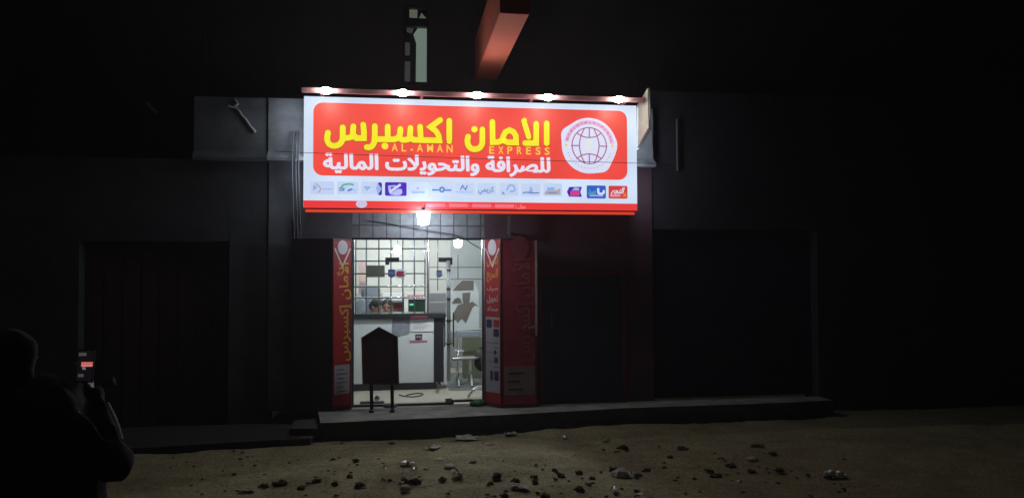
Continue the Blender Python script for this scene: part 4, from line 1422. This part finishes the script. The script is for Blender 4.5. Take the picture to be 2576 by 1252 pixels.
# second chrome foot close to the glass
o = MB()
o.tube([KW(490, 1095, 10.6), KW(560, 1000, 10.6), KW(620, 955, 10.65), KW(715, 940, 10.7)], 0.02, smooth=True)
o.ball(KW(565, 1000, 10.6), 0.03, 10, 8)
q = KW(490, 1095, 10.6)
o.ball((q.x, q.y, 0.03), 0.028, 10, 8)
o.build('chair_foot', chrome, label='chrome chair foot with castor close to the glass at the right', cat='chair foot')
mtm = MB().box((at(1110, 960, 11.6).x + 0.1, 11.35, 0.0), (IX1 - 0.02, 13.4, 0.006))
mtm.build('floor_sheet', floorsheetm, label='dark grey sheet on the floor under the chrome waiting bench', cat='mat')  # thin dark grey slab laid on the shop floor
o = MB().tube([G(u, v, 0.008) for u, v in ((1004, 992), (1020, 996), (1040, 997), (1058, 994), (1064, 990), (1050, 988), (1034, 991), (1022, 993))], 0.008, 6, smooth=True)
o.build('floor_cable', blackm, label='loop of black cable lying on the beige shop floor', cat='cable')
o = MB().bbox((at(942, 1000, 10.6).x, 10.55, 0.0), (at(955, 1000, 10.6).x, 10.65, 0.07), 0.015)
o.build('door_stop', greymetal, label='small grey block on the shop floor behind the standing board', cat='block')
o = MB().bbox((at(905, 1000, 10.35).x, 10.33, 0.0), (at(967, 1000, 10.35).x, 10.40, 0.035), 0.01)
o.build('floor_strip', mat('brown_strip', (0.16, 0.14, 0.12), 0.7), label='brown strip of wood lying behind the glass near the standing board', cat='strip')
o = MB().ball(G(1103, 968), (0.045, 0.045, 0.05)).tube([G(1103, 968, 0.03), G(1103, 968, 0.12)], 0.02)
o.build('small_jar', greymetal, label='small shiny metal jar on the floor at the counter end', cat='jar')
# green plastic lump at the threshold
o = MB()
c_ = G(1199, 1020)
for dx, dy, s in ((0, 0, 0.055), (0.06, 0.02, 0.05), (-0.05, 0.0, 0.042), (0.02, -0.02, 0.05)):
    o.ball((c_.x + dx, c_.y + dy - 0.02, s * 0.75), (s * 1.2, s, s * 0.8), 10, 7)
gbag = o.build('plastic_bag', mat('green_plastic', (0.05, 0.20, 0.05), 0.5, var=0.4, scale=20), label='crumpled green plastic bag on the walkway at the foot of the red banner', cat='bag')
for v in gbag.data.vertices:
    v.co += Vector((0, 0, 0)) + Vector((noise.noise(v.co * 40), noise.noise(v.co * 40 + Vector((5, 0, 0))), noise.noise(v.co * 40 + Vector((0, 9, 0))))) * 0.006

# ================================================================== STANDING BOARD ON THE WALKWAY
YS = G(962, 1034).y
QP = Plane((0, YS, 0), (1, 0, 0))
sb = thing('standing_board', 'dark pentagonal wooden board on two black legs standing before the door', 'sign board', (at(957, 1000, YS).x, YS, 0))
bp2 = [(914, 964.5), (1002, 964), (998.5, 848), (953, 824), (911, 850)]
MB().poly(QP, [QP.px(*p) for p in bp2], 0.0, 0.025).build('board', mat('dark_board', (0.075, 0.030, 0.026), 0.7, var=0.3, scale=6), sb)
o = MB().stroke(QP, [QP.px(*p) for p in bp2], 0.022, 0.012, 0.045, cap=False, closed=True)
o.build('frame', mat('board_frame', (0.10, 0.018, 0.018), 0.6), sb)
for u0, u1, v1 in ((934, 936, 1028), (986, 992, 1036)):
    z1 = 0.0
    o = MB().tube([(at(u0, 900, YS).x, YS + 0.02, at(u0, 940, YS).z), (at(u0 + 1, 1000, YS).x, YS + 0.02, 0.0)], 0.022, 8)
    x_ = at(u0 + 1, 1000, YS).x
    o.bbox((x_ - 0.03, YS - 0.10, 0.0005), (x_ + 0.03, YS + 0.14, 0.03), 0.006)
    o.build('leg', blackm, sb)
o = MB()
p_ = G(975, 1024)
o.ball((p_.x, p_.y, 0.025), (0.06, 0.05, 0.03), 10, 7).ball((p_.x + 0.08, p_.y - 0.01, 0.02), (0.05, 0.04, 0.024), 10, 7)
o.build('cloth_scrap', mat('grey_rag', (0.25, 0.26, 0.25), 0.9, var=0.4, scale=20), label='grey rag lying on the walkway at the foot of the standing board', cat='rag')

# ================================================================== PEOPLE


def remesh(mb, name, m, parent, vox, smooth_it=6):
    """fuse overlapping volumes into one continuous skin"""
    tmp = mb.build('tmp_volume', m, parent=parent)
    md = tmp.modifiers.new('r', 'REMESH')
    md.mode = 'VOXEL'
    md.voxel_size = vox
    md.use_smooth_shade = True
    sm = tmp.modifiers.new('s', 'SMOOTH')
    sm.factor = 0.5
    sm.iterations = smooth_it
    dg = bpy.context.evaluated_depsgraph_get()
    me = bpy.data.meshes.new_from_object(tmp.evaluated_get(dg))
    me.name = name
    old = tmp.data
    bpy.data.objects.remove(tmp)
    bpy.data.meshes.remove(old)
    o = bpy.data.objects.new(name, me)
    col.objects.link(o)
    o.parent = parent
    me.polygons.foreach_set('use_smooth', [True] * len(me.polygons))
    return o


def limb(mb, pts, rs):
    P = [Vector(p) for p in pts]
    mb.tube(P, rs, 12)
    for p, r in zip(P, rs):
        mb.ball(p, r, 12, 8)


def head(mb, c, fwd, s=1.0, tilt=0.0):
    """skull, jaw, nose, ears round centre c, looking along fwd"""
    f = Vector(fwd).normalized()
    side = f.cross(Vector((0, 0, 1))).normalized()
    u = side.cross(f).normalized()
    m3 = Matrix((side, f, u)).transposed()
    c = Vector(c)
    mb.ball(c + u * 0.025 * s - f * 0.01 * s, Vector((0.075, 0.095, 0.095)) * s, 20, 14, m3)
    mb.ball(c - u * 0.045 * s + f * 0.022 * s, Vector((0.058, 0.066, 0.070)) * s, 16, 12, m3)
    mb.ball(c - u * 0.098 * s + f * 0.05 * s, Vector((0.026, 0.026, 0.022)) * s, 10, 8, m3)
    mb.ball(c - u * 0.018 * s + f * 0.092 * s, Vector((0.014, 0.022, 0.020)) * s, 10, 8, m3)
    mb.ball(c + u * 0.012 * s + f * 0.080 * s, Vector((0.010, 0.018, 0.024)) * s, 10, 8, m3)
    mb.ball(c - u * 0.060 * s + f * 0.080 * s, Vector((0.026, 0.012, 0.009)) * s, 10, 8, m3)
    for sg in (-1, 1):
        mb.ball(c + side * sg * 0.076 * s - f * 0.008 * s - u * 0.005 * s, Vector((0.012, 0.022, 0.032)) * s, 10, 8, m3)
        mb.ball(c + side * sg * 0.03 * s + f * 0.078 * s + u * 0.026 * s, Vector((0.02, 0.012, 0.008)) * s, 10, 8, m3)
    return m3, side, f, u


def eyes(t, body, c, side, f, u):
    for sg in (-1, 1):
        MB().ball(c + side * sg * 0.031 + f * 0.083 + u * 0.006, (0.0115, 0.0115, 0.0085), 10, 8).build('eye', mat('eye_dark', (0.02, 0.015, 0.012), 0.3), t)


def hand(mb, wrist, fwd, palm_n, thumb_side, curl):
    """palm plus five separate bent fingers"""
    f, n = Vector(fwd).normalized(), Vector(palm_n).normalized()
    s = f.cross(n).normalized() * thumb_side
    w_ = Vector(wrist)
    for k_ in (-1, -0.33, 0.33, 1):
        limb(mb, [w_ + s * 0.015 * k_, w_ + f * 0.085 + s * 0.03 * k_], [0.014, 0.012])
    for k_, ln in ((1, 0.072), (0.33, 0.082), (-0.33, 0.076), (-1, 0.060)):
        b_ = w_ + f * 0.088 + s * 0.031 * k_
        p, dcur = b_, f
        pts = [p]
        for j, part in enumerate((0.45, 0.32, 0.23)):
            ang = curl * (0.5 + 0.6 * j)
            dcur = (f * math.cos(ang) + n * math.sin(ang)).normalized()
            p = p + dcur * ln * part
            pts.append(p)
        limb(mb, pts, [0.0095, 0.009, 0.0082, 0.0075])
    b_ = w_ + f * 0.03 + s * 0.034
    limb(mb, [w_ + f * 0.02 + s * 0.018, b_ + s * 0.012 + f * 0.012, b_ + s * 0.024 + f * 0.038 + n * 0.012, b_ + s * 0.020 + f * 0.062 + n * 0.022], [0.015, 0.013, 0.010, 0.0085])


# two men sitting behind the counter
def seated(u, v, Y, fwd, label, shirt, hair_low):
    c = at(u, v, Y)
    f = Vector(fwd).normalized()
    fl_ = Vector((f.x, f.y, 0)).normalized()
    sd = fl_.cross(Vector((0, 0, 1)))
    t = thing('person', label, 'person', (c.x, c.y, 0))
    hip = Vector((c.x, c.y, 0)) - fl_ * 0.22
    hz = 0.46
    hip.z = hz + 0.09
    neck = c - Vector((0, 0, 0.13)) - fl_ * 0.02
    chest = neck.lerp(hip, 0.42)
    o = MB()
    m3, side, ff_, uu = head(o, c, f)
    limb(o, [c - uu * 0.05 - ff_ * 0.02, neck - Vector((0, 0, 0.03))], [0.055, 0.06])
    limb(o, [neck - Vector((0, 0, 0.06)), chest, hip], [0.085, 0.125, 0.125])
    hands = []
    for sg in (-1, 1):
        sh_ = neck + sd * sg * 0.17 - Vector((0, 0, 0.07))
        el = sh_ + sd * sg * 0.06 - Vector((0, 0, 0.27)) + fl_ * 0.08
        wr = el + fl_ * 0.22 - sd * sg * 0.10 + Vector((0, 0, 0.02))
        limb(o, [neck - Vector((0, 0, 0.06)), sh_, el, wr], [0.07, 0.055, 0.042, 0.028])
        hand(o, wr, fl_ - sd * sg * 0.2, Vector((0, 0, -1)), sg, 0.5)
        kn = hip + fl_ * 0.42 + sd * sg * 0.12
        ft = Vector((kn.x, kn.y, 0.06)) - fl_ * 0.03
        limb(o, [hip + sd * sg * 0.09, kn, ft], [0.085, 0.06, 0.042])
        limb(o, [ft - Vector((0, 0, 0.015)), ft + fl_ * 0.17 - Vector((0, 0, 0.025))], [0.042, 0.034])
    body = remesh(o, 'body', skin, t, 0.010, 3)
    o = MB()
    limb(o, [neck - Vector((0, 0, 0.075)), chest, hip + Vector((0, 0, 0.02))], [0.10, 0.145, 0.145])
    for sg in (-1, 1):
        sh_ = neck + sd * sg * 0.17 - Vector((0, 0, 0.07))
        el = sh_ + sd * sg * 0.06 - Vector((0, 0, 0.27)) + fl_ * 0.08
        limb(o, [neck - Vector((0, 0, 0.085)), sh_, sh_.lerp(el, 0.7)], [0.07, 0.072, 0.06])
    remesh(o, 'shirt', shirt, t, 0.014, 4)
    o = MB()
    for sg in (-1, 1):
        kn = hip + fl_ * 0.42 + sd * sg * 0.12
        limb(o, [hip, hip + sd * sg * 0.09, kn, Vector((kn.x, kn.y, 0.14)) - fl_ * 0.03], [0.13, 0.10, 0.078, 0.06])
    remesh(o, 'trousers', navy, t, 0.014, 4)
    o = MB()
    o.ball(c + uu * 0.045 - ff_ * 0.020, (0.085, 0.098, 0.090), 20, 14, m3)
    o.ball(c + uu * (0.0 if hair_low else 0.02) - ff_ * 0.045, (0.083, 0.082, 0.088), 16, 12, m3)
    hr = remesh(o, 'hair', hairm, t, 0.008, 2)
    for v_ in hr.data.vertices:
        q_ = v_.co * 55
        v_.co += Vector((noise.noise(q_), noise.noise(q_ + Vector((7, 0, 0))), noise.noise(q_ + Vector((0, 7, 0))))) * 0.006
    eyes(t, body, c, side, ff_, uu)
    st_ = thing('stool', 'plain stool under ' + ('the man with his head bowed' if hair_low else 'the man facing the street'), 'stool', (hip.x, hip.y, 0))
    MB().lathe((hip.x, hip.y, 0), [(0.17, hz - 0.09), (0.18, hz - 0.06), (0.18, hz - 0.055), (0.17, hz - 0.045)]).build('seat', blackm, st_)
    for k_ in range(4):
        a_ = R(45 + 90 * k_)
        MB().tube([(hip.x + 0.12 * math.cos(a_), hip.y + 0.12 * math.sin(a_), hz - 0.09), (hip.x + 0.17 * math.cos(a_), hip.y + 0.17 * math.sin(a_), 0.0)], 0.014).build('leg', greymetal, st_)


seated(946, 772, 12.55, (0.75, -0.55, -0.45), 'dark haired man behind the counter with his head bowed', greyshirt, True)
seated(974, 772, 12.75, (-0.15, -1, -0.12), 'man in brown shirt behind the counter facing the street', brownshirt, False)

# person in the dark foreground, seen from behind, photographing the sign with a phone
DP = 3.5
hc = dep(38, 905, DP)
pf = Vector((0.30, 1, 0)).normalized()
ps = pf.cross(Vector((0, 0, 1)))
base = Vector((hc.x, hc.y, STREET))
pn = thing('person', 'person in dark hooded clothes seen from behind holding up a phone at far left', 'person', base)
neck = hc - Vector((0, 0, 0.15)) - pf * 0.02
hip = Vector((hc.x, hc.y, STREET + 0.80)) - pf * 0.02
chest = neck.lerp(hip, 0.4)
o = MB()
m3, side, ff_, uu = head(o, hc, pf + Vector((0, 0, -0.05)))
limb(o, [hc - uu * 0.05 - ff_ * 0.02, neck - Vector((0, 0, 0.03))], [0.055, 0.06])
limb(o, [neck - Vector((0, 0, 0.07)), chest, chest.lerp(hip, 0.5), hip], [0.09, 0.135, 0.12, 0.14])
el_r = dep(288, 1165, DP - 0.02)
wr_r = dep(228, 985, DP + 0.22)
sh_r = neck + ps * 0.18 - Vector((0, 0, 0.08))
sh_l = neck - ps * 0.18 - Vector((0, 0, 0.08))
el_l = sh_l - ps * 0.10 - Vector((0, 0, 0.27)) + pf * 0.04
wr_l = el_l + pf * 0.22 + ps * 0.12 - Vector((0, 0, 0.02))
limb(o, [neck - Vector((0, 0, 0.07)), sh_r, el_r, wr_r], [0.07, 0.055, 0.043, 0.029])
limb(o, [neck - Vector((0, 0, 0.07)), sh_l, el_l, wr_l], [0.07, 0.055, 0.043, 0.029])
ph_c = dep(214, 921, DP + 0.15)
hand(o, wr_r, Vector((-0.12, -0.05, 1)), Vector((-0.95, -0.1, 0.1)), 1, 0.8)
hand(o, wr_l, pf, Vector((0, 0, -1)), 1, 0.5)
for sg in (-1, 1):
    kn = hip + ps * sg * 0.10 + Vector((0, 0, -0.40)) + pf * 0.02
    ft = Vector((kn.x, kn.y, STREET + 0.08)) - pf * 0.02
    limb(o, [hip + ps * sg * 0.09, kn, ft], [0.09, 0.06, 0.042])
    limb(o, [ft - Vector((0, 0, 0.03)), ft + pf * 0.17 - Vector((0, 0, 0.045))], [0.042, 0.032])
remesh(o, 'body', skin, pn, 0.008, 3)
o = MB()
limb(o, [neck - Vector((0, 0, 0.08)), chest, chest.lerp(hip, 0.5), hip], [0.11, 0.165, 0.155, 0.175])
limb(o, [neck - Vector((0, 0, 0.09)), sh_r, el_r, el_r.lerp(wr_r, 0.92)], [0.09, 0.085, 0.080, 0.048])
limb(o, [neck - Vector((0, 0, 0.09)), sh_l, el_l, el_l.lerp(wr_l, 0.92)], [0.09, 0.085, 0.075, 0.048])
limb(o, [neck - Vector((0, 0, 0.16)), dep(105, 1050, DP), dep(165, 1170, DP + 0.02), dep(170, 1290, DP)], [0.14, 0.19, 0.17, 0.17])
jk = remesh(o, 'jacket', navy, pn, 0.014, 5)
for v_ in jk.data.vertices:
    q_ = Vector((v_.co.x * 9, v_.co.y * 9, v_.co.z * 4))
    v_.co += Vector((noise.noise(q_), noise.noise(q_ + Vector((7, 0, 0))), noise.noise(q_ * 2))) * 0.022
o = MB()
o.ball(hc + uu * 0.02 - ff_ * 0.03, (0.105, 0.115, 0.125), 20, 14, m3)
o.ball(hc - uu * 0.08 - ff_ * 0.04, (0.11, 0.10, 0.12), 20, 14, m3)
hd = remesh(o, 'hood', navy, pn, 0.012, 4)
for v_ in hd.data.vertices:
    v_.co += Vector((noise.noise(v_.co * 11), noise.noise(v_.co * 11 + Vector((7, 0, 0))), noise.noise(v_.co * 14))) * 0.014
o = MB()
for sg in (-1, 1):
    kn = hip + ps * sg * 0.10 + Vector((0, 0, -0.40)) + pf * 0.02
    limb(o, [hip, hip + ps * sg * 0.09, kn, Vector((kn.x, kn.y, STREET + 0.14)) - pf * 0.02], [0.15, 0.115, 0.085, 0.07])
remesh(o, 'trousers', navy, pn, 0.016, 4)
eyes(pn, None, hc, side, ff_, uu)
q0, q1 = dep(271, 1014, DP + 0.10), dep(307, 1104, DP - 0.02)
o = MB().tube([q0, q0.lerp(q1, 0.5) + Vector((0.006, 0, 0.002)), q1], 0.0075, 6, smooth=True)
o.tube([dep(283, 948, DP + 0.12), dep(289, 968, DP + 0.12)], 0.006, 6)
o.tube([dep(197, 1035, DP - 0.03), dep(202, 1046, DP - 0.03)], 0.005, 6)
sp_ = o.build('sleeve_stripe', mat('pale_stripe', (0.75, 0.72, 0.74), 0.5, emit=None), pn)

# the phone in that hand
px_ = Vector((math.cos(YAW), -math.sin(YAW), 0))
pu_ = (Vector((0, 0, 1)) + pf * 0.12).normalized()
PP = Plane(ph_c - px_ * 0.040 - pu_ * 0.075, px_, pu_)
phn = thing('phone', 'glowing smartphone held up by the dark person, sign shown on its screen', 'phone', ph_c)
o = MB()
o.quadbox([PP.p(0, 0), PP.p(0.080, 0), PP.p(0.080, 0.155), PP.p(0, 0.155)], -PP.n * 0.009)
o.build('body', blackm, phn)
MB().rect(PP, 0.003, 0.006, 0.077, 0.149, off=0.001, th=0.0008, r=0.006).build('screen', mat('dark_screen', (0.01, 0.01, 0.012), 0.2, emit=(0.02, 0.012, 0.016), es=0.3), phn)
MB().rect(PP, 0.022, 0.074, 0.076, 0.096, off=0.0022, th=0.0008).build('screen_sign', glow('screen_red', (0.75, 0.16, 0.12), 0.75, (0.02, 0.02, 0.02)), phn)
MB().rect(PP, 0.026, 0.076, 0.074, 0.082, off=0.0030, th=0.0006).build('screen_sign_strip', glow('screen_pink', (0.65, 0.33, 0.42), 0.7, (0.02, 0.02, 0.02)), phn)
MB().poly(PP, [(0.030, 0.060), (0.046, 0.060), (0.042, 0.073), (0.028, 0.073)], 0.0022, 0.0008).build('screen_doorway', glow('screen_grey', (0.30, 0.25, 0.33), 0.5, (0.02, 0.02, 0.02)), phn)
o = MB().rect(PP, 0.006, 0.124, 0.042, 0.139, off=0.0022, th=0.0008).rect(PP, 0.012, 0.026, 0.038, 0.040, off=0.0022, th=0.0008)
o.build('screen_buttons', glow('screen_dim', (0.14, 0.14, 0.14), 0.4, (0.02, 0.02, 0.02)), phn)

# ================================================================== CLODS, STONES AND LITTER ON THE STREET


def rock(name, m, seed, sx, sy, sz, sub=2, rough=0.35):
    bm = bmesh.new()
    bmesh.ops.create_icosphere(bm, subdivisions=sub, radius=1)
    for v in bm.verts:
        k_ = 1 + rough * noise.noise(v.co * 1.6 + Vector((seed * 3.1, 0, 0))) + 0.5 * rough * noise.noise(v.co * 4 + Vector((0, seed * 2.7, 0)))
        v.co = Vector((v.co.x * sx * k_, v.co.y * sy * k_, max(v.co.z, -0.45) * sz * k_))
    return MB().frombm(bm)


clods = [(799, 1205, 26, 15), (880, 1195, 22, 14), (895, 1154, 24, 20), (905, 1214, 30, 18), (843, 1213, 24, 14), (757, 1222, 26, 16), (704, 1211, 44, 22), (664, 1218, 30, 14),
         (1016, 1204, 26, 18), (1042, 1205, 36, 20), (1113, 1201, 24, 14), (1250, 1191, 34, 20), (1234, 1212, 18, 12), (1296, 1204, 26, 16), (1346, 1209, 24, 15), (1345, 1196, 22, 10),
         (1412, 1192, 26, 14), (1457, 1185, 28, 14), (1490, 1199, 20, 14), (1458, 1226, 36, 20), (1370, 1242, 30, 14), (1268, 1243, 26, 13), (1545, 1178, 36, 20), (1605, 1193, 30, 14),
         (1567, 1121, 30, 14), (1715, 1124, 32, 20), (1685, 1147, 26, 12), (1627, 1180, 26, 16), (1490, 1252, 28, 18), (1787, 1182, 28, 11), (1804, 1193, 34, 14), (1908, 1120, 44, 12),
         (1945, 1138, 28, 11), (1838, 1168, 36, 10), (1700, 1208, 20, 10), (1890, 1182, 26, 9), (1960, 1180, 32, 10), (1640, 1252, 22, 14), (860, 1114, 22, 9), (985, 1113, 18, 8),
         (1600, 1232, 16, 10), (1480, 1217, 24, 10), (1190, 1161, 22, 9), (1070, 1180, 24, 9), (1395, 1180, 24, 9), (620, 1236, 40, 14), (2085, 1198, 26, 10)]
protos = []
for i in range(5):
    o = rock('dirt_clod', clod, i, 1.0, 0.8, 0.5, 3, 0.75)
    protos.append(o)
ref = None
made = {}
for i, (u, v, w_, h_) in enumerate(clods):
    p = G(u, v + h_ * 0.35, STREET)
    dpt = (p - CAM).dot(fw)
    s = w_ / F * dpt * 0.44
    j = i % 5
    if j not in made:
        b_ = protos[j].build('dirt_clod', clod, origin=(0, 0, 0))
        made[j] = b_
        c_ = b_
    else:
        c_ = made[j].copy()
        col.objects.link(c_)
    c_.location = (p.x, p.y, STREET + 0.004)
    c_.rotation_euler = (0, 0, i * 2.1)
    c_.scale = (s, s * 0.9, s * min(1.2, 1.35 * h_ / w_ + 0.25))
    tag(c_, 'dark earth clod on the dirt street', 'clod', 'dark earth clods on the dirt street')
for i in range(170):
    u, v = random.uniform(380, 2150), 1110 + 140 * random.random() ** 0.6
    p = G(u, v, STREET)
    c_ = made[i % 5].copy()
    col.objects.link(c_)
    c_.location = (p.x, p.y, STREET + 0.006)
    c_.rotation_euler = (0, 0, i)
    s = random.uniform(0.008, 0.024)
    c_.scale = (s, s, s * 0.8)
    tag(c_, 'dark earth clod on the dirt street', 'clod', 'dark earth clods on the dirt street')

pale_items = [(1561, 1189, 46, 26, 'large rounded pale stone, biggest on the dirt street'), (1440, 1146, 20, 9, 'small pale stone near the middle of the street'),
              (1892, 1153, 30, 12, 'pale flat stone beside a long dark clod at the right'), (1104, 1156, 26, 9, 'pale stone flattened into the dirt below the walkway'),
              (1132, 1172, 30, 12, 'pale grey stone among scraps near the street centre'), (1020, 1226, 30, 16, 'wide pale stone in the lower left of the street'),
              (1010, 1215, 16, 9, 'pale pebble just above the wide pale stone')]
for i, (u, v, w_, h_, lb_) in enumerate(pale_items):
    p = G(u, v + h_ * 0.3, STREET)
    s = w_ / F * (p - CAM).dot(fw) * 0.5
    o = rock('pale_stone', palestone, 20 + i, s, s * 0.8, s * h_ / w_ * 1.25, 3, 0.25).build('pale_stone', palestone, origin=(0, 0, 0))
    o.location = (p.x, p.y, STREET + 0.01)
    tag(o, lb_, 'stone')

litter = [(966, 1178, 16, 9, 'bright white crumpled scrap nearest the street centre left'), (1023, 1166, 34, 8, 'long thin white scrap lying left of centre'),
          (1041, 1179, 20, 12, 'rounded white scrap under the long thin one'), (1014, 1191, 14, 14, 'short upright white scrap in the dirt'), (963, 1211, 12, 18, 'pinkish upright scrap beside dark clods'),
          (1150, 1189, 44, 16, 'long pale plastic strip lying on the street'), (1172, 1102, 60, 8, 'flat pale sheet near the kerb'), (1090, 1127, 40, 8, 'pale torn wrapper under the walkway edge'),
          (1310, 1227, 46, 10, 'pale wrapper lying at lower centre of the street'), (1582, 1194, 20, 10, 'small white scrap beside the large rounded stone'),
          (1546, 1232, 22, 8, 'pale scrap below the large rounded stone'), (1610, 1246, 26, 6, 'thin white stick at the bottom of the street'), (1420, 1101, 18, 8, 'white scrap close under the kerb'),
          (1860, 1214, 14, 8, 'tiny white scrap low on the right side'), (1523, 1108, 22, 8, 'pale scrap at the foot of the kerb on the right'), (1230, 1120, 34, 8, 'grey white wrapper near the kerb centre'),
          (1285, 1092, 30, 7, 'flat white scrap touching the kerb foot')]


def scrap(p, w_, h_, seed, m, label, cat='litter', group=None):
    """crumpled thin sheet"""
    bm = bmesh.new()
    bmesh.ops.create_grid(bm, x_segments=7, y_segments=5, size=0.5)
    for v in bm.verts:
        n_ = noise.noise(Vector((v.co.x * 3, v.co.y * 3, seed * 1.7)))
        n2 = noise.noise(Vector((v.co.x * 7, v.co.y * 7, seed * 0.9)))
        v.co = Vector((v.co.x * w_ * (1 + 0.3 * n2), v.co.y * w_ * 0.6 * (1 + 0.4 * n_), abs(n_) * h_ * 1.3 + abs(n2) * h_ * 0.5 + 0.006))
    bmesh.ops.solidify(bm, geom=bm.faces[:], thickness=0.003)
    o = MB().frombm(bm, Matrix.Translation(p) @ Matrix.Rotation(seed * 1.3, 4, 'Z')).build('litter_scrap', m, label=label, cat=cat, group=group, origin=p)
    return o


for i, (u, v, w_, h_, lb_) in enumerate(litter):
    p = G(u, v + h_ * 0.4, STREET)
    k_ = (p - CAM).dot(fw) / F
    mm = paperw if i not in (4,) else mat('pinkish_scrap', (0.6, 0.38, 0.32), 0.8)
    if i in (5, 6, 7, 8, 15):
        mm = mat('dusty_plastic', (0.42, 0.41, 0.36), 0.6, var=0.2, scale=20)
    scrap(Vector((p.x, p.y, STREET + 0.012)), w_ * k_, h_ * k_ * 0.9, i + 1, mm, lb_)
# the white crumpled bag lying apart at the right
o = MB()
p = G(2103, 1200, STREET)
for dx, dz, s, sz in ((-0.045, 0.045, 0.040, 0.030), (0.035, 0.040, 0.040, 0.026), (0.005, 0.015, 0.042, 0.024), (0.085, 0.014, 0.026, 0.020), (-0.085, 0.04, 0.022, 0.018)):
    o.ball(p + Vector((dx, random.uniform(-0.02, 0.02), dz)), (s, s, sz), 12, 8)
wb = o.build('white_bag', mat('white_plastic', (0.88, 0.90, 0.92), 0.33, 0.65), label='crumpled white plastic bag lying alone on the dirt at the right', cat='bag')
for v in wb.data.vertices:
    q_ = v.co * 45
    v.co += Vector((noise.noise(q_), noise.noise(q_ + Vector((3, 0, 0))), noise.noise(q_ + Vector((0, 3, 0))))) * 0.006

BLOOM = 1
if BLOOM:
    hm = bpy.data.materials.new('lens_bloom_volume')  # thin volume added to imitate lens bloom around the lamps
    hm.use_nodes = True
    t_ = hm.node_tree
    t_.nodes.remove(t_.nodes['Principled BSDF'])
    pv = t_.nodes.new('ShaderNodeVolumePrincipled')
    pv.inputs['Color'].default_value = (0.86, 0.86, 1.0, 1)
    pv.inputs['Density'].default_value = 0.004
    pv.inputs['Anisotropy'].default_value = 0.3
    t_.links.new(pv.outputs[0], t_.nodes['Material Output'].inputs['Volume'])
    MB().box((-450, -450, STREET - 1.2), (450, 450, 9.0)).build('bloom_volume', hm, kind='stuff')
bpy.data.objects.remove(_to)
